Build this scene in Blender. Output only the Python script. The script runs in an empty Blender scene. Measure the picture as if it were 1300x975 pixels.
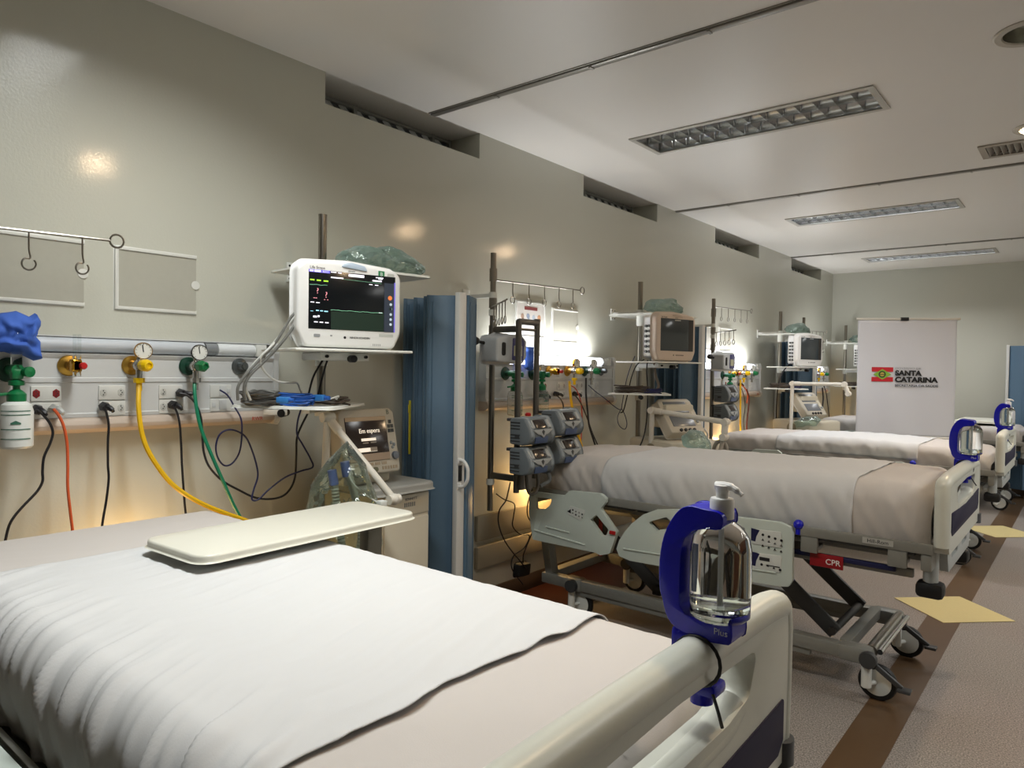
import bpy, bmesh, math, random
from math import pi, sin, cos, radians
from mathutils import Vector as V, Matrix as M
random.seed(7)
S = bpy.context.scene
COL = S.collection

# ------------------------------------------------------------------ camera (calibrated) and survey helpers
FPX = 900.0
CAM = V((2.75, 0.0, 1.40))
_yaw, _pit, _rol = radians(39.34), radians(-1.225), radians(0.88)
_f = V((-sin(_yaw)*cos(_pit), cos(_yaw)*cos(_pit), sin(_pit)))
_r = V((cos(_yaw), sin(_yaw), 0)); _u = _r.cross(_f)
CR = _r*cos(_rol) + _u*sin(_rol); CU = _u*cos(_rol) - _r*sin(_rol); CF = _f
def ray(x, y): return CR*((x-650)/FPX) - CU*((y-487.5)/FPX) + CF
def onx(x, y, X): d = ray(x, y); return CAM + d*((X-CAM.x)/d.x)
def ony(x, y, Y): d = ray(x, y); return CAM + d*((Y-CAM.y)/d.y)
def onz(x, y, Z): d = ray(x, y); return CAM + d*((Z-CAM.z)/d.z)
cd = bpy.data.cameras.new('camera'); co = bpy.data.objects.new('camera', cd); COL.objects.link(co)
cd.sensor_width = 36; cd.sensor_fit = 'HORIZONTAL'; cd.lens = 36*FPX/1300; cd.clip_start = 0.05
m = M((CR, CU, -CF)).transposed().to_4x4(); m.translation = CAM; co.matrix_world = m
S.camera = co
S.view_settings.view_transform = 'Standard'
try: S.view_settings.look = 'None'
except Exception: pass
S.view_settings.gamma = 1; S.view_settings.use_curve_mapping = False

# ------------------------------------------------------------------ materials
def lin(h):
    h = h.lstrip('#'); c = [int(h[i:i+2], 16)/255 for i in (0, 2, 4)]
    return tuple(x/12.92 if x <= .04045 else ((x+.055)/1.055)**2.4 for x in c) + (1,)
MATS = {}
def mat(name, hexc, rough=.5, metal=0, var=.04, scale=40, bump=0, bscale=200, spec=.5, coat=0, emit=0, trans=0, ior=1.45, alpha=1, stretch=None):
    if name in MATS: return MATS[name]
    mt = bpy.data.materials.new(name); mt.use_nodes = True; MATS[name] = mt
    nt = mt.node_tree; N = nt.nodes; L = nt.links; b = N['Principled BSDF']
    c = lin(hexc)
    b.inputs['Roughness'].default_value = rough; b.inputs['Metallic'].default_value = metal
    b.inputs['Specular IOR Level'].default_value = spec; b.inputs['IOR'].default_value = ior
    b.inputs['Coat Weight'].default_value = coat; b.inputs['Transmission Weight'].default_value = trans
    b.inputs['Alpha'].default_value = alpha
    tc = N.new('ShaderNodeTexCoord'); src = tc.outputs['Object']
    if stretch:
        mp = N.new('ShaderNodeMapping'); mp.inputs['Scale'].default_value = stretch; L.new(src, mp.inputs[0]); src = mp.outputs[0]
    nz = N.new('ShaderNodeTexNoise'); nz.inputs['Scale'].default_value = scale; nz.inputs['Detail'].default_value = 4
    L.new(src, nz.inputs['Vector'])
    mx = N.new('ShaderNodeMix'); mx.data_type = 'RGBA'
    mx.inputs[6].default_value = tuple(x*(1-var) for x in c[:3])+(1,); mx.inputs[7].default_value = tuple(min(1, x*(1+var)) for x in c[:3])+(1,)
    L.new(nz.outputs['Fac'], mx.inputs[0]); L.new(mx.outputs[2], b.inputs['Base Color'])
    if emit:
        b.inputs['Emission Color'].default_value = c; b.inputs['Emission Strength'].default_value = emit
    if bump:
        n2 = N.new('ShaderNodeTexNoise'); n2.inputs['Scale'].default_value = bscale; n2.inputs['Detail'].default_value = 3
        L.new(src, n2.inputs['Vector'])
        bp = N.new('ShaderNodeBump'); bp.inputs['Strength'].default_value = bump; bp.inputs['Distance'].default_value = .002
        L.new(n2.outputs['Fac'], bp.inputs['Height']); L.new(bp.outputs[0], b.inputs['Normal'])
    return mt
def film(name, hexc, fac, rough=.1, bscale=25, bump=.6, diff=.35):
    """thin clear plastic: mostly see-through with crinkled gloss"""
    mt = bpy.data.materials.new(name); mt.use_nodes = True; MATS[name] = mt
    nt = mt.node_tree; N = nt.nodes; L = nt.links; N.remove(N['Principled BSDF'])
    out = N['Material Output']; t = N.new('ShaderNodeBsdfTransparent'); t.inputs[0].default_value = lin(hexc)
    g = N.new('ShaderNodeBsdfGlossy'); g.inputs['Roughness'].default_value = rough; g.inputs[0].default_value = (.9, .95, .95, 1)
    d = N.new('ShaderNodeBsdfDiffuse'); d.inputs[0].default_value = lin(hexc)
    a = N.new('ShaderNodeMixShader'); a.inputs[0].default_value = diff
    L.new(g.outputs[0], a.inputs[1]); L.new(d.outputs[0], a.inputs[2])
    tc = N.new('ShaderNodeTexCoord'); n = N.new('ShaderNodeTexNoise'); n.inputs['Scale'].default_value = bscale; n.inputs['Detail'].default_value = 3
    L.new(tc.outputs['Object'], n.inputs['Vector'])
    bp = N.new('ShaderNodeBump'); bp.inputs['Strength'].default_value = bump; bp.inputs['Distance'].default_value = .02; L.new(n.outputs['Fac'], bp.inputs['Height'])
    L.new(bp.outputs[0], g.inputs['Normal'])
    fr = N.new('ShaderNodeFresnel'); fr.inputs[0].default_value = 1.5; L.new(bp.outputs[0], fr.inputs['Normal'])
    ad = N.new('ShaderNodeMath'); ad.operation = 'ADD'; ad.use_clamp = True; ad.inputs[1].default_value = fac; L.new(fr.outputs[0], ad.inputs[0])
    mx = N.new('ShaderNodeMixShader'); L.new(ad.outputs[0], mx.inputs[0]); L.new(t.outputs[0], mx.inputs[1]); L.new(a.outputs[0], mx.inputs[2])
    L.new(mx.outputs[0], out.inputs[0]); return mt

# ------------------------------------------------------------------ geometry accumulator
def rnd(poly, r, n=5):
    """round the corners of a 2D polygon; r may be one radius or a list"""
    out = []; k = len(poly)
    for i in range(k):
        p0, p1, p2 = V(poly[i-1]), V(poly[i]), V(poly[(i+1) % k])
        ri = r[i] if isinstance(r, (list, tuple)) else r
        a, b = (p0-p1), (p2-p1); la, lb = a.length, b.length
        if ri <= 0 or la < 1e-9 or lb < 1e-9: out.append(tuple(p1)); continue
        a /= la; b /= lb
        cosang = max(-1, min(1, a.dot(b))); ang = math.acos(cosang)
        if ang > pi-.05: out.append(tuple(p1)); continue
        t = min(ri/math.tan(ang/2), la*.49, lb*.49); q1 = p1+a*t; q2 = p1+b*t
        for j in range(n+1):
            s = j/n; out.append(tuple(q1*(1-s)**2 + p1*2*s*(1-s) + q2*s*s))
    return out
def rect(w, h, cx=0, cy=0): return [(cx-w/2, cy-h/2), (cx+w/2, cy-h/2), (cx+w/2, cy+h/2), (cx-w/2, cy+h/2)]
def circ(r, n=24, cx=0, cy=0): return [(cx+r*cos(2*pi*i/n), cy+r*sin(2*pi*i/n)) for i in range(n)]
def frame(o, xa, ya):
    """matrix whose local x, y lie along xa, ya; local z is their normal"""
    x = V(xa).normalized(); z = x.cross(V(ya)).normalized(); y = z.cross(x)
    mm = M((x, y, z)).transposed().to_4x4(); mm.translation = V(o); return mm
def spline(pts, n=8, closed=False):
    P = [V(p) for p in pts]; k = len(P); out = []
    rng = range(k if closed else k-1)
    for i in rng:
        p0 = P[i-1] if (i > 0 or closed) else P[0]*2-P[1]
        p1 = P[i]; p2 = P[(i+1) % k]
        p3 = P[(i+2) % k] if (i+2 < k or closed) else p2*2-p1
        for j in range(n):
            t = j/n
            out.append(.5*((2*p1)+(p2-p0)*t+(2*p0-5*p1+4*p2-p3)*t*t+(3*p1-p0-3*p2+p3)*t**3))
    if not closed: out.append(P[-1])
    return out
class G:
    def __init__(s): s.bm = bmesh.new()
    def _bev(s, edges, b, seg=2):
        if b > 0: bmesh.ops.bevel(s.bm, geom=edges, offset=b, segments=seg, affect='EDGES', profile=.5, clamp_overlap=True)
    def box(s, c, d, b=0, mtx=None, seg=2):
        mm = M.Translation(V(c)) @ M.Diagonal((d[0], d[1], d[2], 1))
        if mtx is not None: mm = mtx @ mm
        r = bmesh.ops.create_cube(s.bm, size=1, matrix=mm)
        if b: s._bev(list({e for v in r['verts'] for e in v.link_edges}), b, seg)
        return s
    def bar(s, a, b, w, h, bev=0, up=(0, 0, 1)):
        a, b = V(a), V(b); z = (b-a); L = z.length; z.normalize(); u = V(up)
        if abs(z.dot(u)) > .98: u = V((1, 0, 0))
        x = u.cross(z).normalized(); y = z.cross(x)
        mm = M((x, y, z)).transposed().to_4x4(); mm.translation = (a+b)/2
        return s.box((0, 0, 0), (w, h, L), bev, mm)
    def cyl(s, a, b, r, r2=None, n=16, cap=True):
        a, b = V(a), V(b); z = b-a; L = z.length
        q = z.to_track_quat('Z', 'Y').to_matrix().to_4x4(); q.translation = (a+b)/2
        bmesh.ops.create_cone(s.bm, cap_ends=cap, segments=n, radius1=r, radius2=r if r2 is None else r2, depth=L, matrix=q); return s
    def ball(s, c, r, sc=(1, 1, 1), n=16, mtx=None):
        mm = M.Translation(V(c)) @ M.Diagonal((sc[0], sc[1], sc[2], 1))
        if mtx is not None: mm = mtx @ mm
        bmesh.ops.create_uvsphere(s.bm, u_segments=n, v_segments=max(6, n//2), radius=r, matrix=mm); return s
    def tube(s, pts, r, n=8, sm=6, closed=False, flat=1):
        P = spline(pts, sm, closed) if sm and len(pts) > 2 else [V(p) for p in pts]
        k = len(P); rings = []; T = []
        for i in range(k):
            a = P[i-1] if (i or closed) else P[i]; b = P[(i+1) % k] if (i < k-1 or closed) else P[i]
            T.append((b-a).normalized() if (b-a).length > 1e-9 else V((0, 0, 1)))
        nrm = T[0].orthogonal().normalized()
        for i in range(k):
            nrm = (nrm - T[i]*nrm.dot(T[i]))
            nrm = nrm.normalized() if nrm.length > 1e-6 else T[i].orthogonal().normalized()
            bi = T[i].cross(nrm); rr = r[min(i*len(r)//k, len(r)-1)] if isinstance(r, (list, tuple)) else r
            rings.append([s.bm.verts.new(P[i]+nrm*(cos(2*pi*j/n)*rr)+bi*(sin(2*pi*j/n)*rr*flat)) for j in range(n)])
        for i in range(k if closed else k-1):
            A, B = rings[i], rings[(i+1) % k]
            for j in range(n): s.bm.faces.new((A[j], A[(j+1) % n], B[(j+1) % n], B[j]))
        if not closed:
            s.bm.faces.new(rings[0][::-1]); s.bm.faces.new(rings[-1])
        return s
    def lathe(s, prof, o=(0, 0, 0), ax=(0, 0, 1), n=24, cap=True):
        z = V(ax).normalized(); x = z.orthogonal().normalized(); y = z.cross(x); o = V(o); rings = []
        for r, h in prof:
            rings.append([s.bm.verts.new(o+z*h+(x*cos(2*pi*j/n)+y*sin(2*pi*j/n))*max(r, 1e-5)) for j in range(n)])
        for A, B in zip(rings, rings[1:]):
            for j in range(n): s.bm.faces.new((A[j], A[(j+1) % n], B[(j+1) % n], B[j]))
        if cap:
            s.bm.faces.new(rings[0][::-1]); s.bm.faces.new(rings[-1])
        return s
    def prism(s, poly, mtx, depth, bev=0, holes=(), seg=2):
        """polygon (with holes) in the local xy plane of mtx, extruded along +z"""
        bm = bmesh.new()
        for lp in [poly]+list(holes):
            vs = [bm.verts.new((p[0], p[1], 0)) for p in lp]
            for i in range(len(vs)): bm.edges.new((vs[i-1], vs[i]))
        if holes: bmesh.ops.triangle_fill(bm, use_beauty=True, use_dissolve=False, edges=bm.edges[:], normal=(0, 0, 1))
        else: bm.faces.new([v for v in bm.verts])
        bmesh.ops.recalc_face_normals(bm, faces=bm.faces[:])
        base = bm.faces[:]
        if sum(f.normal.z for f in base) < 0: bmesh.ops.reverse_faces(bm, faces=base)
        if depth:
            r = bmesh.ops.extrude_face_region(bm, geom=base, use_keep_orig=True)
            nv = [g for g in r['geom'] if isinstance(g, bmesh.types.BMVert)]
            bmesh.ops.translate(bm, verts=nv, vec=(0, 0, depth)); bmesh.ops.reverse_faces(bm, faces=base)
            if bev:
                ed = [e for e in bm.edges if len(e.link_faces) == 2 and abs(e.calc_face_angle(0)) > 1.2 and abs(e.verts[0].co.z-e.verts[1].co.z) < 1e-6]
                bmesh.ops.bevel(bm, geom=ed, offset=bev, segments=seg, affect='EDGES', profile=.5, clamp_overlap=True)
        bmesh.ops.transform(bm, matrix=mtx, verts=bm.verts[:])
        tmp = bpy.data.meshes.new('tmp'); bm.to_mesh(tmp); bm.free(); s.bm.from_mesh(tmp); bpy.data.meshes.remove(tmp); return s
    def grid(s, f, nu, nv, wrapu=False):
        vs = [[s.bm.verts.new(f(i/nu, j/nv)) for j in range(nv+1)] for i in range(nu if wrapu else nu+1)]
        for i in range(nu):
            for j in range(nv):
                a, b = vs[i], vs[(i+1) % len(vs)]
                s.bm.faces.new((a[j], b[j], b[j+1], a[j+1]))
        return s
    def text(s, body, mtx, size, depth=.0006, align='CENTER', bold=0):
        cu = bpy.data.curves.new('txt', 'FONT'); cu.body = body; cu.size = size; cu.align_x = align; cu.align_y = 'CENTER'
        cu.extrude = depth/2; cu.offset = bold
        ob = bpy.data.objects.new('txt', cu); COL.objects.link(ob)
        bpy.context.view_layer.update()
        me = bpy.data.meshes.new_from_object(ob.evaluated_get(bpy.context.evaluated_depsgraph_get()))
        me.transform(mtx @ M.Translation((0, 0, depth/2))); s.bm.from_mesh(me)
        bpy.data.objects.remove(ob); bpy.data.curves.remove(cu); bpy.data.meshes.remove(me); return s
    def done(s, name, mt, parent=None, loc=None, smooth=True, ang=.6, mod=None):
        bm = s.bm
        o = V((0, 0, 0))
        if parent is not None:
            p = parent
            while p is not None: o += p.location; p = p.parent
        elif loc is not None: o = V(loc)
        if o.length: bmesh.ops.translate(bm, verts=bm.verts[:], vec=-o)
        bmesh.ops.recalc_face_normals(bm, faces=bm.faces[:])
        if smooth:
            for f in bm.faces: f.smooth = True
            for e in bm.edges:
                if len(e.link_faces) == 2 and e.calc_face_angle(0) > ang: e.smooth = False
        me = bpy.data.meshes.new(name); bm.to_mesh(me); bm.free()
        ob = bpy.data.objects.new(name, me); COL.objects.link(ob)
        for x in (mt if isinstance(mt, (list, tuple)) else [mt]): me.materials.append(x)
        if parent is not None: ob.parent = parent
        elif loc is not None: ob.location = V(loc)
        return ob
def tag(o, label=None, cat=None, group=None, kind=None):
    if label: o['label'] = label
    if cat: o['category'] = cat
    if group: o['group'] = group
    if kind: o['kind'] = kind
    return o
def thing(name, label, cat, loc=(0, 0, 0), group=None):
    o = bpy.data.objects.new(name, None); COL.objects.link(o); o.location = loc; o.empty_display_size = .1
    return tag(o, label, cat, group)
def dup(root, dloc=(0, 0, 0), label=None, group=None, rotz=None, skip=()):
    def cp(o, par):
        c = o.copy(); COL.objects.link(c)
        if par is not None: c.parent = par
        for ch in list(o.children):
            if ch.name.split('.')[0] not in skip: cp(ch, c)
        return c
    c = cp(root, None); c.location = root.location + V(dloc)
    if rotz is not None: c.rotation_euler.z = rotz
    return tag(c, label, None, group)
def struct(g, name, mt, label=None, **k):
    o = g.done(name, mt, **k); o['kind'] = 'structure'
    if label: o['label'] = label
    return o

# palette
WHITE = mat('white_enamel', '#d9dad4', .35, var=.02)
PLAST = mat('pale_grey_green_plastic', '#bcc6bf', .4, var=.02, bump=.05)
CREAM = mat('cream_plastic', '#d8d5c6', .35, var=.02)
LGREY = mat('light_grey_plastic', '#a9aca9', .45, var=.03)
MGREY = mat('mid_grey_plastic', '#7c8386', .5, var=.03)
DGREY = mat('dark_grey_paint', '#3c3d3e', .45, var=.05)
FRAME = mat('grey_frame_paint', '#85857f', .42, .2, var=.05)
BLACK = mat('black_rubber', '#121213', .55, var=.05)
GLOSSB = mat('gloss_black', '#0c0d10', .12, var=.03)
STEEL = mat('brushed_stainless', '#8d8880', .28, 1, var=.08, scale=60, stretch=(1, 1, .05))
CHROME = mat('chrome', '#cfcfcf', .1, 1, var=.02)
BRASS = mat('brass', '#b98a2e', .25, 1, var=.05)
YEL = mat('yellow_plastic', '#e0b800', .35, var=.03)
GRN = mat('green_plastic', '#0d6b3c', .35, var=.04)
RED = mat('red_plastic', '#b01c1c', .35, var=.04)
NAVY = mat('navy_plastic', '#1c1f45', .3, var=.04)
BLUEP = mat('royal_blue_plastic', '#0a0eb0', .25, var=.03, coat=.2)
DKGREEN = mat('dark_green_plastic', '#0f3d2c', .4, var=.04)
PRINT = mat('black_print', '#15151a', .6, var=.02)
GREYPRINT = mat('grey_print', '#6f7476', .6, var=.02)
# ================================================================== THE ROOM
H = 2.745; YE = 10.15; XR = 6.2; YB = -2.6
wallm = mat('glossy_wall_paint', '#c2c2b6', .3, var=.015, scale=3, bump=.22, bscale=110, spec=.5, coat=.5)
_nt = MATS['glossy_wall_paint'].node_tree; _b = _nt.nodes['Principled BSDF']; _b.inputs['Coat Roughness'].default_value = .10
_bp = [n for n in _nt.nodes if n.type == 'BUMP'][0]; _n2 = _bp.inputs['Height'].links[0].from_node; _b2 = _nt.nodes.new('ShaderNodeBump'); _b2.inputs['Strength'].default_value = .09; _b2.inputs['Distance'].default_value = .002
_nt.links.new(_n2.outputs['Fac'], _b2.inputs['Height']); _nt.links.new(_b2.outputs[0], _b.inputs['Coat Normal'])
ceilm = mat('ceiling_paint', '#dfdcd7', .40, var=.015, scale=2, bump=.10, bscale=9)
endm = mat('end_wall_paint', '#bcbcb0', .4, var=.015, scale=3, bump=.1, bscale=120)
NICHES = [(1.975, 3.03), (4.10, 5.17), (6.30, 7.42), (8.45, 9.62)]
NZ, ND = 2.60, .25
top = []
for a, b in reversed(NICHES): top += [(b, H+.02), (b, NZ), (a, NZ), (a, H+.02)]
poly = [(YB, -.02), (YE, -.02), (YE, H+.02)] + top + [(YB, H+.02)]
g = G(); g.prism(poly, frame((-ND, 0, 0), (0, 1, 0), (0, 0, 1)), ND); struct(g, 'wall_left', wallm, 'glossy greige wall with gas and power panels', smooth=False)
g = G(); g.box((-ND-.06, (YB+YE)/2, H/2), (.1, YE-YB, H+.1)); struct(g, 'wall_back', mat('niche_back', '#8f8f88', .6), smooth=False)
g = G(); g.box((XR/2, YE+.05, H/2), (XR+.8, .1, H+.1)); struct(g, 'wall_far', endm, 'plain greige end wall behind the banner', smooth=False)
g = G(); g.box((XR+.05, (YB+YE)/2, H/2), (.1, YE-YB+.2, H+.1)); struct(g, 'wall_right', endm, smooth=False)
g = G(); g.box((XR/2, YB-.05, H/2), (XR+.6, .1, H+.1)); struct(g, 'wall_near', endm, smooth=False)
# clerestory windows at the back of the niches
for i, (a, b) in enumerate(NICHES):
    w = thing('window_%d' % (i+1), None, None, ((-ND+.02), (a+b)/2, NZ)); w['kind'] = 'structure'
    g = G(); fx = -ND+.012
    for z in (NZ+.008, H-.012): g.box((fx, (a+b)/2, z), (.022, b-a, .016))
    for y in (a+.01, a+(b-a)*.33, a+(b-a)*.86, b-.01): g.box((fx, y, (NZ+H)/2), (.026, .022, H-NZ))
    g.done('window_frame', mat('window_aluminium', '#9a9c9a', .4, .4), w)
    g = G(); n = 11
    for k in range(n):
        y = a+(b-a)*(k+.5)/n; c0 = M.Translation((fx-.002, y, (NZ+H)/2))
        g.box((0, 0, 0), (.003, .030, .19), 0, c0 @ M.Rotation(radians(52), 4, 'X'))
    g.done('window_slats', mat('window_slat', '#c3c7c9', .35, .1), w)
    g = G(); g.box((fx-.009, (a+b)/2, (NZ+H)/2), (.003, b-a, H-NZ)); g.done('window_pane', mat('window_glass_dark', '#5c6166', .12), w)
# ceiling with cut-outs
LUMY = [1.08, 3.80, 6.49, 9.13]; LX0, LX1, LW = .655, 1.90, .31
DOWN = [(2.50, 1.94, 1), (2.53, 3.43, 0), (2.50, 4.76, 1), (2.50, 6.25, 1), (2.52, 7.75, 0), (2.5, 9.2, 0)]
VENT = (2.19, 2.72, 4.95, 5.24)
holes = [[(LX0, y-LW/2), (LX1, y-LW/2), (LX1, y+LW/2), (LX0, y+LW/2)] for y in LUMY]
holes += [circ(.095, 24, x, y) for x, y, _ in DOWN]
holes += [[(VENT[0]+.03, VENT[2]+.03), (VENT[1]-.03, VENT[2]+.03), (VENT[1]-.03, VENT[3]-.03), (VENT[0]+.03, VENT[3]-.03)]]
FILL_LIGHTS = [(3.9, y) for y in (3.6, 6.3, 9.0)]  # added louvre lights right of the view, for ambient fill
holes += [[(x, y-LW/2), (x+1.245, y-LW/2), (x+1.245, y+LW/2), (x, y+LW/2)] for x, y in FILL_LIGHTS]
g = G(); g.prism([(-ND-.1, YB-.1), (XR+.1, YB-.1), (XR+.1, YE+.1), (-ND-.1, YE+.1)], M.Translation((0, 0, H)), .012, 0, holes)
struct(g, 'ceiling', ceilm, 'glossy off white ceiling with metal joint strips', smooth=False)
# hidden void above: roof slab keeps outside light out
g = G(); g.box((XR/2, (YB+YE)/2, H+.3), (XR+1, YE-YB+.6, .05)); struct(g, 'ceiling_slab', mat('concrete_slab', '#77756f', .9), smooth=False)
alu = mat('aluminium_strip', '#8f8c86', .35, .6, var=.05)
for i, y in enumerate((2.655, 5.505, 8.44)):
    g = G(); g.box((XR/2, y, H-.004), (XR, .034, .010), .002); g.box((XR/2, y-.028, H-.002), (XR, .006, .004))
    for k in range(14): g.box((.45+k*.55, y, H-.010), (.012, .030, .006))
    struct(g, 'trim_%d' % (i+1), alu)
# floor
fm = bpy.data.materials.new('speckled_vinyl'); fm.use_nodes = True; MATS['fl'] = fm
nt = fm.node_tree; N = nt.nodes; L = nt.links; b = N['Principled BSDF']; tc = N.new('ShaderNodeTexCoord')
n1 = N.new('ShaderNodeTexNoise'); n1.inputs['Scale'].default_value = 170; n1.inputs['Detail'].default_value = 2; L.new(tc.outputs['Object'], n1.inputs['Vector'])
cr = N.new('ShaderNodeValToRGB'); e = cr.color_ramp.elements; e[0].position = .36; e[0].color = lin('#5f5853'); e[1].position = .66; e[1].color = lin('#a9a199')
e2 = e.new(.5); e2.color = lin('#877f78'); L.new(n1.outputs['Fac'], cr.inputs[0])
n3 = N.new('ShaderNodeTexNoise'); n3.inputs['Scale'].default_value = 1.3; L.new(tc.outputs['Object'], n3.inputs['Vector'])
c2 = N.new('ShaderNodeValToRGB'); c2.color_ramp.elements[0].position = .45; c2.color_ramp.elements[0].color = (1, 1, 1, 1); c2.color_ramp.elements[1].position = .75; c2.color_ramp.elements[1].color = (.97, .90, .89, 1); L.new(n3.outputs['Fac'], c2.inputs[0])
mx = N.new('ShaderNodeMix'); mx.data_type = 'RGBA'; mx.blend_type = 'MULTIPLY'; mx.inputs[0].default_value = 1; L.new(cr.outputs[0], mx.inputs[6]); L.new(c2.outputs[0], mx.inputs[7]); L.new(mx.outputs[2], b.inputs['Base Color'])
b.inputs['Roughness'].default_value = .38
g = G(); g.box((XR/2, (YB+YE)/2, -.05), (XR+.4, YE-YB+.4, .1)); struct(g, 'floor', fm, 'speckled grey vinyl floor with a brown stripe', smooth=False)
brn = mat('brown_vinyl', '#58432e', .35, var=.10, scale=220)
g = G(); g.box((2.12, (YB+YE)/2, .001), (.165, YE-YB, .002)); struct(g, 'trim_4', brn, 'brown vinyl stripe along the floor', smooth=False)
g = G(); g.box((.22, (YB+YE)/2, .001), (.44, YE-YB, .002)); struct(g, 'trim_5', mat('maroon_vinyl', '#4a2a20', .35, var=.1, scale=200), smooth=False)
ytile = mat('yellow_vinyl', '#c9b984', .4, var=.08, scale=120)
for i, yc in enumerate((4.945, 7.72)):
    g = G(); g.box((0, 0, 0), (.44, .44, .002), 0, M.Translation((2.13, yc, .003)) @ M.Rotation(radians(45), 4, 'Z')); struct(g, 'trim_%d' % (6+i), ytile, 'yellow square set cornerwise in the brown floor stripe' if i == 0 else None, smooth=False)
# wall bumper boards and skirting
g = G(); g.box((.014, 6.58, .47), (.028, 7.1, .15), .008); g.box((.016, 6.58, .30), (.032, 7.1, .13), .008); struct(g, 'trim_8', mat('beige_bumper', '#a39a86', .4), 'beige bumper boards low on the wall')
g = G(); g.box((.006, (YB+YE)/2, .05), (.012, YE-YB, .1), .003); struct(g, 'baseboard_left', mat('brown_skirting', '#4a3a2c', .45))
g = G(); g.box((XR/2, YE-.006, .05), (XR, .012, .1), .003); struct(g, 'baseboard_far', MATS['brown_skirting'])

# ------------------------------------------------------------------ ceiling luminaires
refl = mat('mirror_louvre', '#d3d6d8', .25, 1, var=.02)
LUML = ['parabolic louvre ceiling light over the nearest bed', 'unlit louvre ceiling light nearest the camera in view', 'lit louvre ceiling light second along the ceiling in view', 'lit louvre ceiling light farthest along, near the end wall']
def luminaire(x0, x1, y, lit, label, cells=14):
    t = thing('louvre_ceiling_light', label, 'ceiling light', ((x0+x1)/2, y, H), 'louvre ceiling lights')
    g = G(); w = .026
    g.prism([(x0-w, y-LW/2-w), (x1+w, y-LW/2-w), (x1+w, y+LW/2+w), (x0-w, y+LW/2+w)], M.Translation((0, 0, H-.007)), .007, .002, [[(x0+.004, y-LW/2+.004), (x1-.004, y-LW/2+.004), (x1-.004, y+LW/2-.004), (x0+.004, y+LW/2-.004)]])
    g.done('frame', mat('fixture_frame', '#b3b0a8', .4, .3), t)
    g = G()
    for a, b_ in (((x0, y-LW/2), (x1, y-LW/2)), ((x1, y-LW/2), (x1, y+LW/2)), ((x1, y+LW/2), (x0, y+LW/2)), ((x0, y+LW/2), (x0, y-LW/2))):
        p = [V((a[0], a[1], H)), V((b_[0], b_[1], H)), V((b_[0], b_[1], H+.12)), V((a[0], a[1], H+.12))]; g.bm.faces.new([g.bm.verts.new(q) for q in p])
    g.bm.faces.new([g.bm.verts.new(q) for q in ((x0, y-LW/2, H+.12), (x1, y-LW/2, H+.12), (x1, y+LW/2, H+.12), (x0, y+LW/2, H+.12))])
    g.done('housing', mat('fixture_housing', '#a5a8a8', .3, .7), t, smooth=False)
    # parabolic long reflectors and cross blades
    g = G()
    for yc in (y-LW/4, y+LW/4):
        for sgn in (-1, 1):
            def f(u, v, yc=yc, sgn=sgn): return V((x0+(x1-x0)*u, yc+sgn*(LW/4-.002-.055*v*v), H+.002+.075*v))
            g.grid(f, 1, 6)
        for k in range(cells+1):
            xc = x0+(x1-x0)*k/cells
            for sgn in (-1, 1):
                def f(u, v, yc=yc, sgn=sgn, xc=xc): return V((xc+sgn*(.020*(1-v)**2+.0006), yc+(u-.5)*(LW/2-.006-.10*(1-v)), H+.003+.05*(1-v)))
                g.grid(f, 1, 5)
    g.done('louvre', refl, t)
    for yc in (y-LW/4, y+LW/4):
        g = G(); g.cyl((x0+.03, yc, H+.085), (x1-.03, yc, H+.085), .013, n=12)
        g.done('tube_lamp', mat('lit_tube', '#eef3ff', .4, emit=18) if lit else mat('unlit_tube', '#d8dbd8', .3), t)
    return t
for i, y in enumerate(LUMY): luminaire(LX0, LX1, y, i != 1, LUML[i])
for i, (x, y) in enumerate(FILL_LIGHTS): luminaire(x, x+1.245, y, True, 'added unseen louvre fill light, '+['nearest row', 'second row', 'last row'][i], 8)  # housings for the added fill lights, unseen by the camera
# downlights
for i, (x, y, on) in enumerate(DOWN):
    t = thing('downlight', ['lit round downlight above the aisle near the camera', 'large unlit round downlight at the upper right of the ceiling', 'lit warm round downlight beside the air vent', 'lit round downlight third along the aisle', 'unlit round downlight fourth along the aisle', 'unlit round downlight last along the aisle'][i], 'downlight', (x, y, H), 'round downlights')
    g = G(); g.lathe([(.094, .002), (.125, .002), (.128, -.004), (.12, -.009), (.098, -.008), (.094, 0)], (x, y, H), n=32, cap=False); g.done('rim', mat('downlight_rim', '#b9b3a8', .35, .3), t)
    g = G(); g.lathe([(.094, -.002), (.088, .03), (.07, .07), (.05, .09), (.0, .095)], (x, y, H), n=28, cap=False); g.done('reflector', mat('downlight_reflector', '#9a988c', .25, .8), t)
    g = G(); g.lathe([(0, -.012), (.035, -.011), (.058, -.006), (.064, .006), (0, .008)] if on else [(0, .03), (.04, .032), (.07, .05), (0, .06)], (x, y, H), n=28, cap=False); g.done('lamp_lens', mat('lit_bulb', '#ffdcb0', .4, emit=260) if on else mat('unlit_bulb', '#9fa39a', .2), t)
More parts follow.
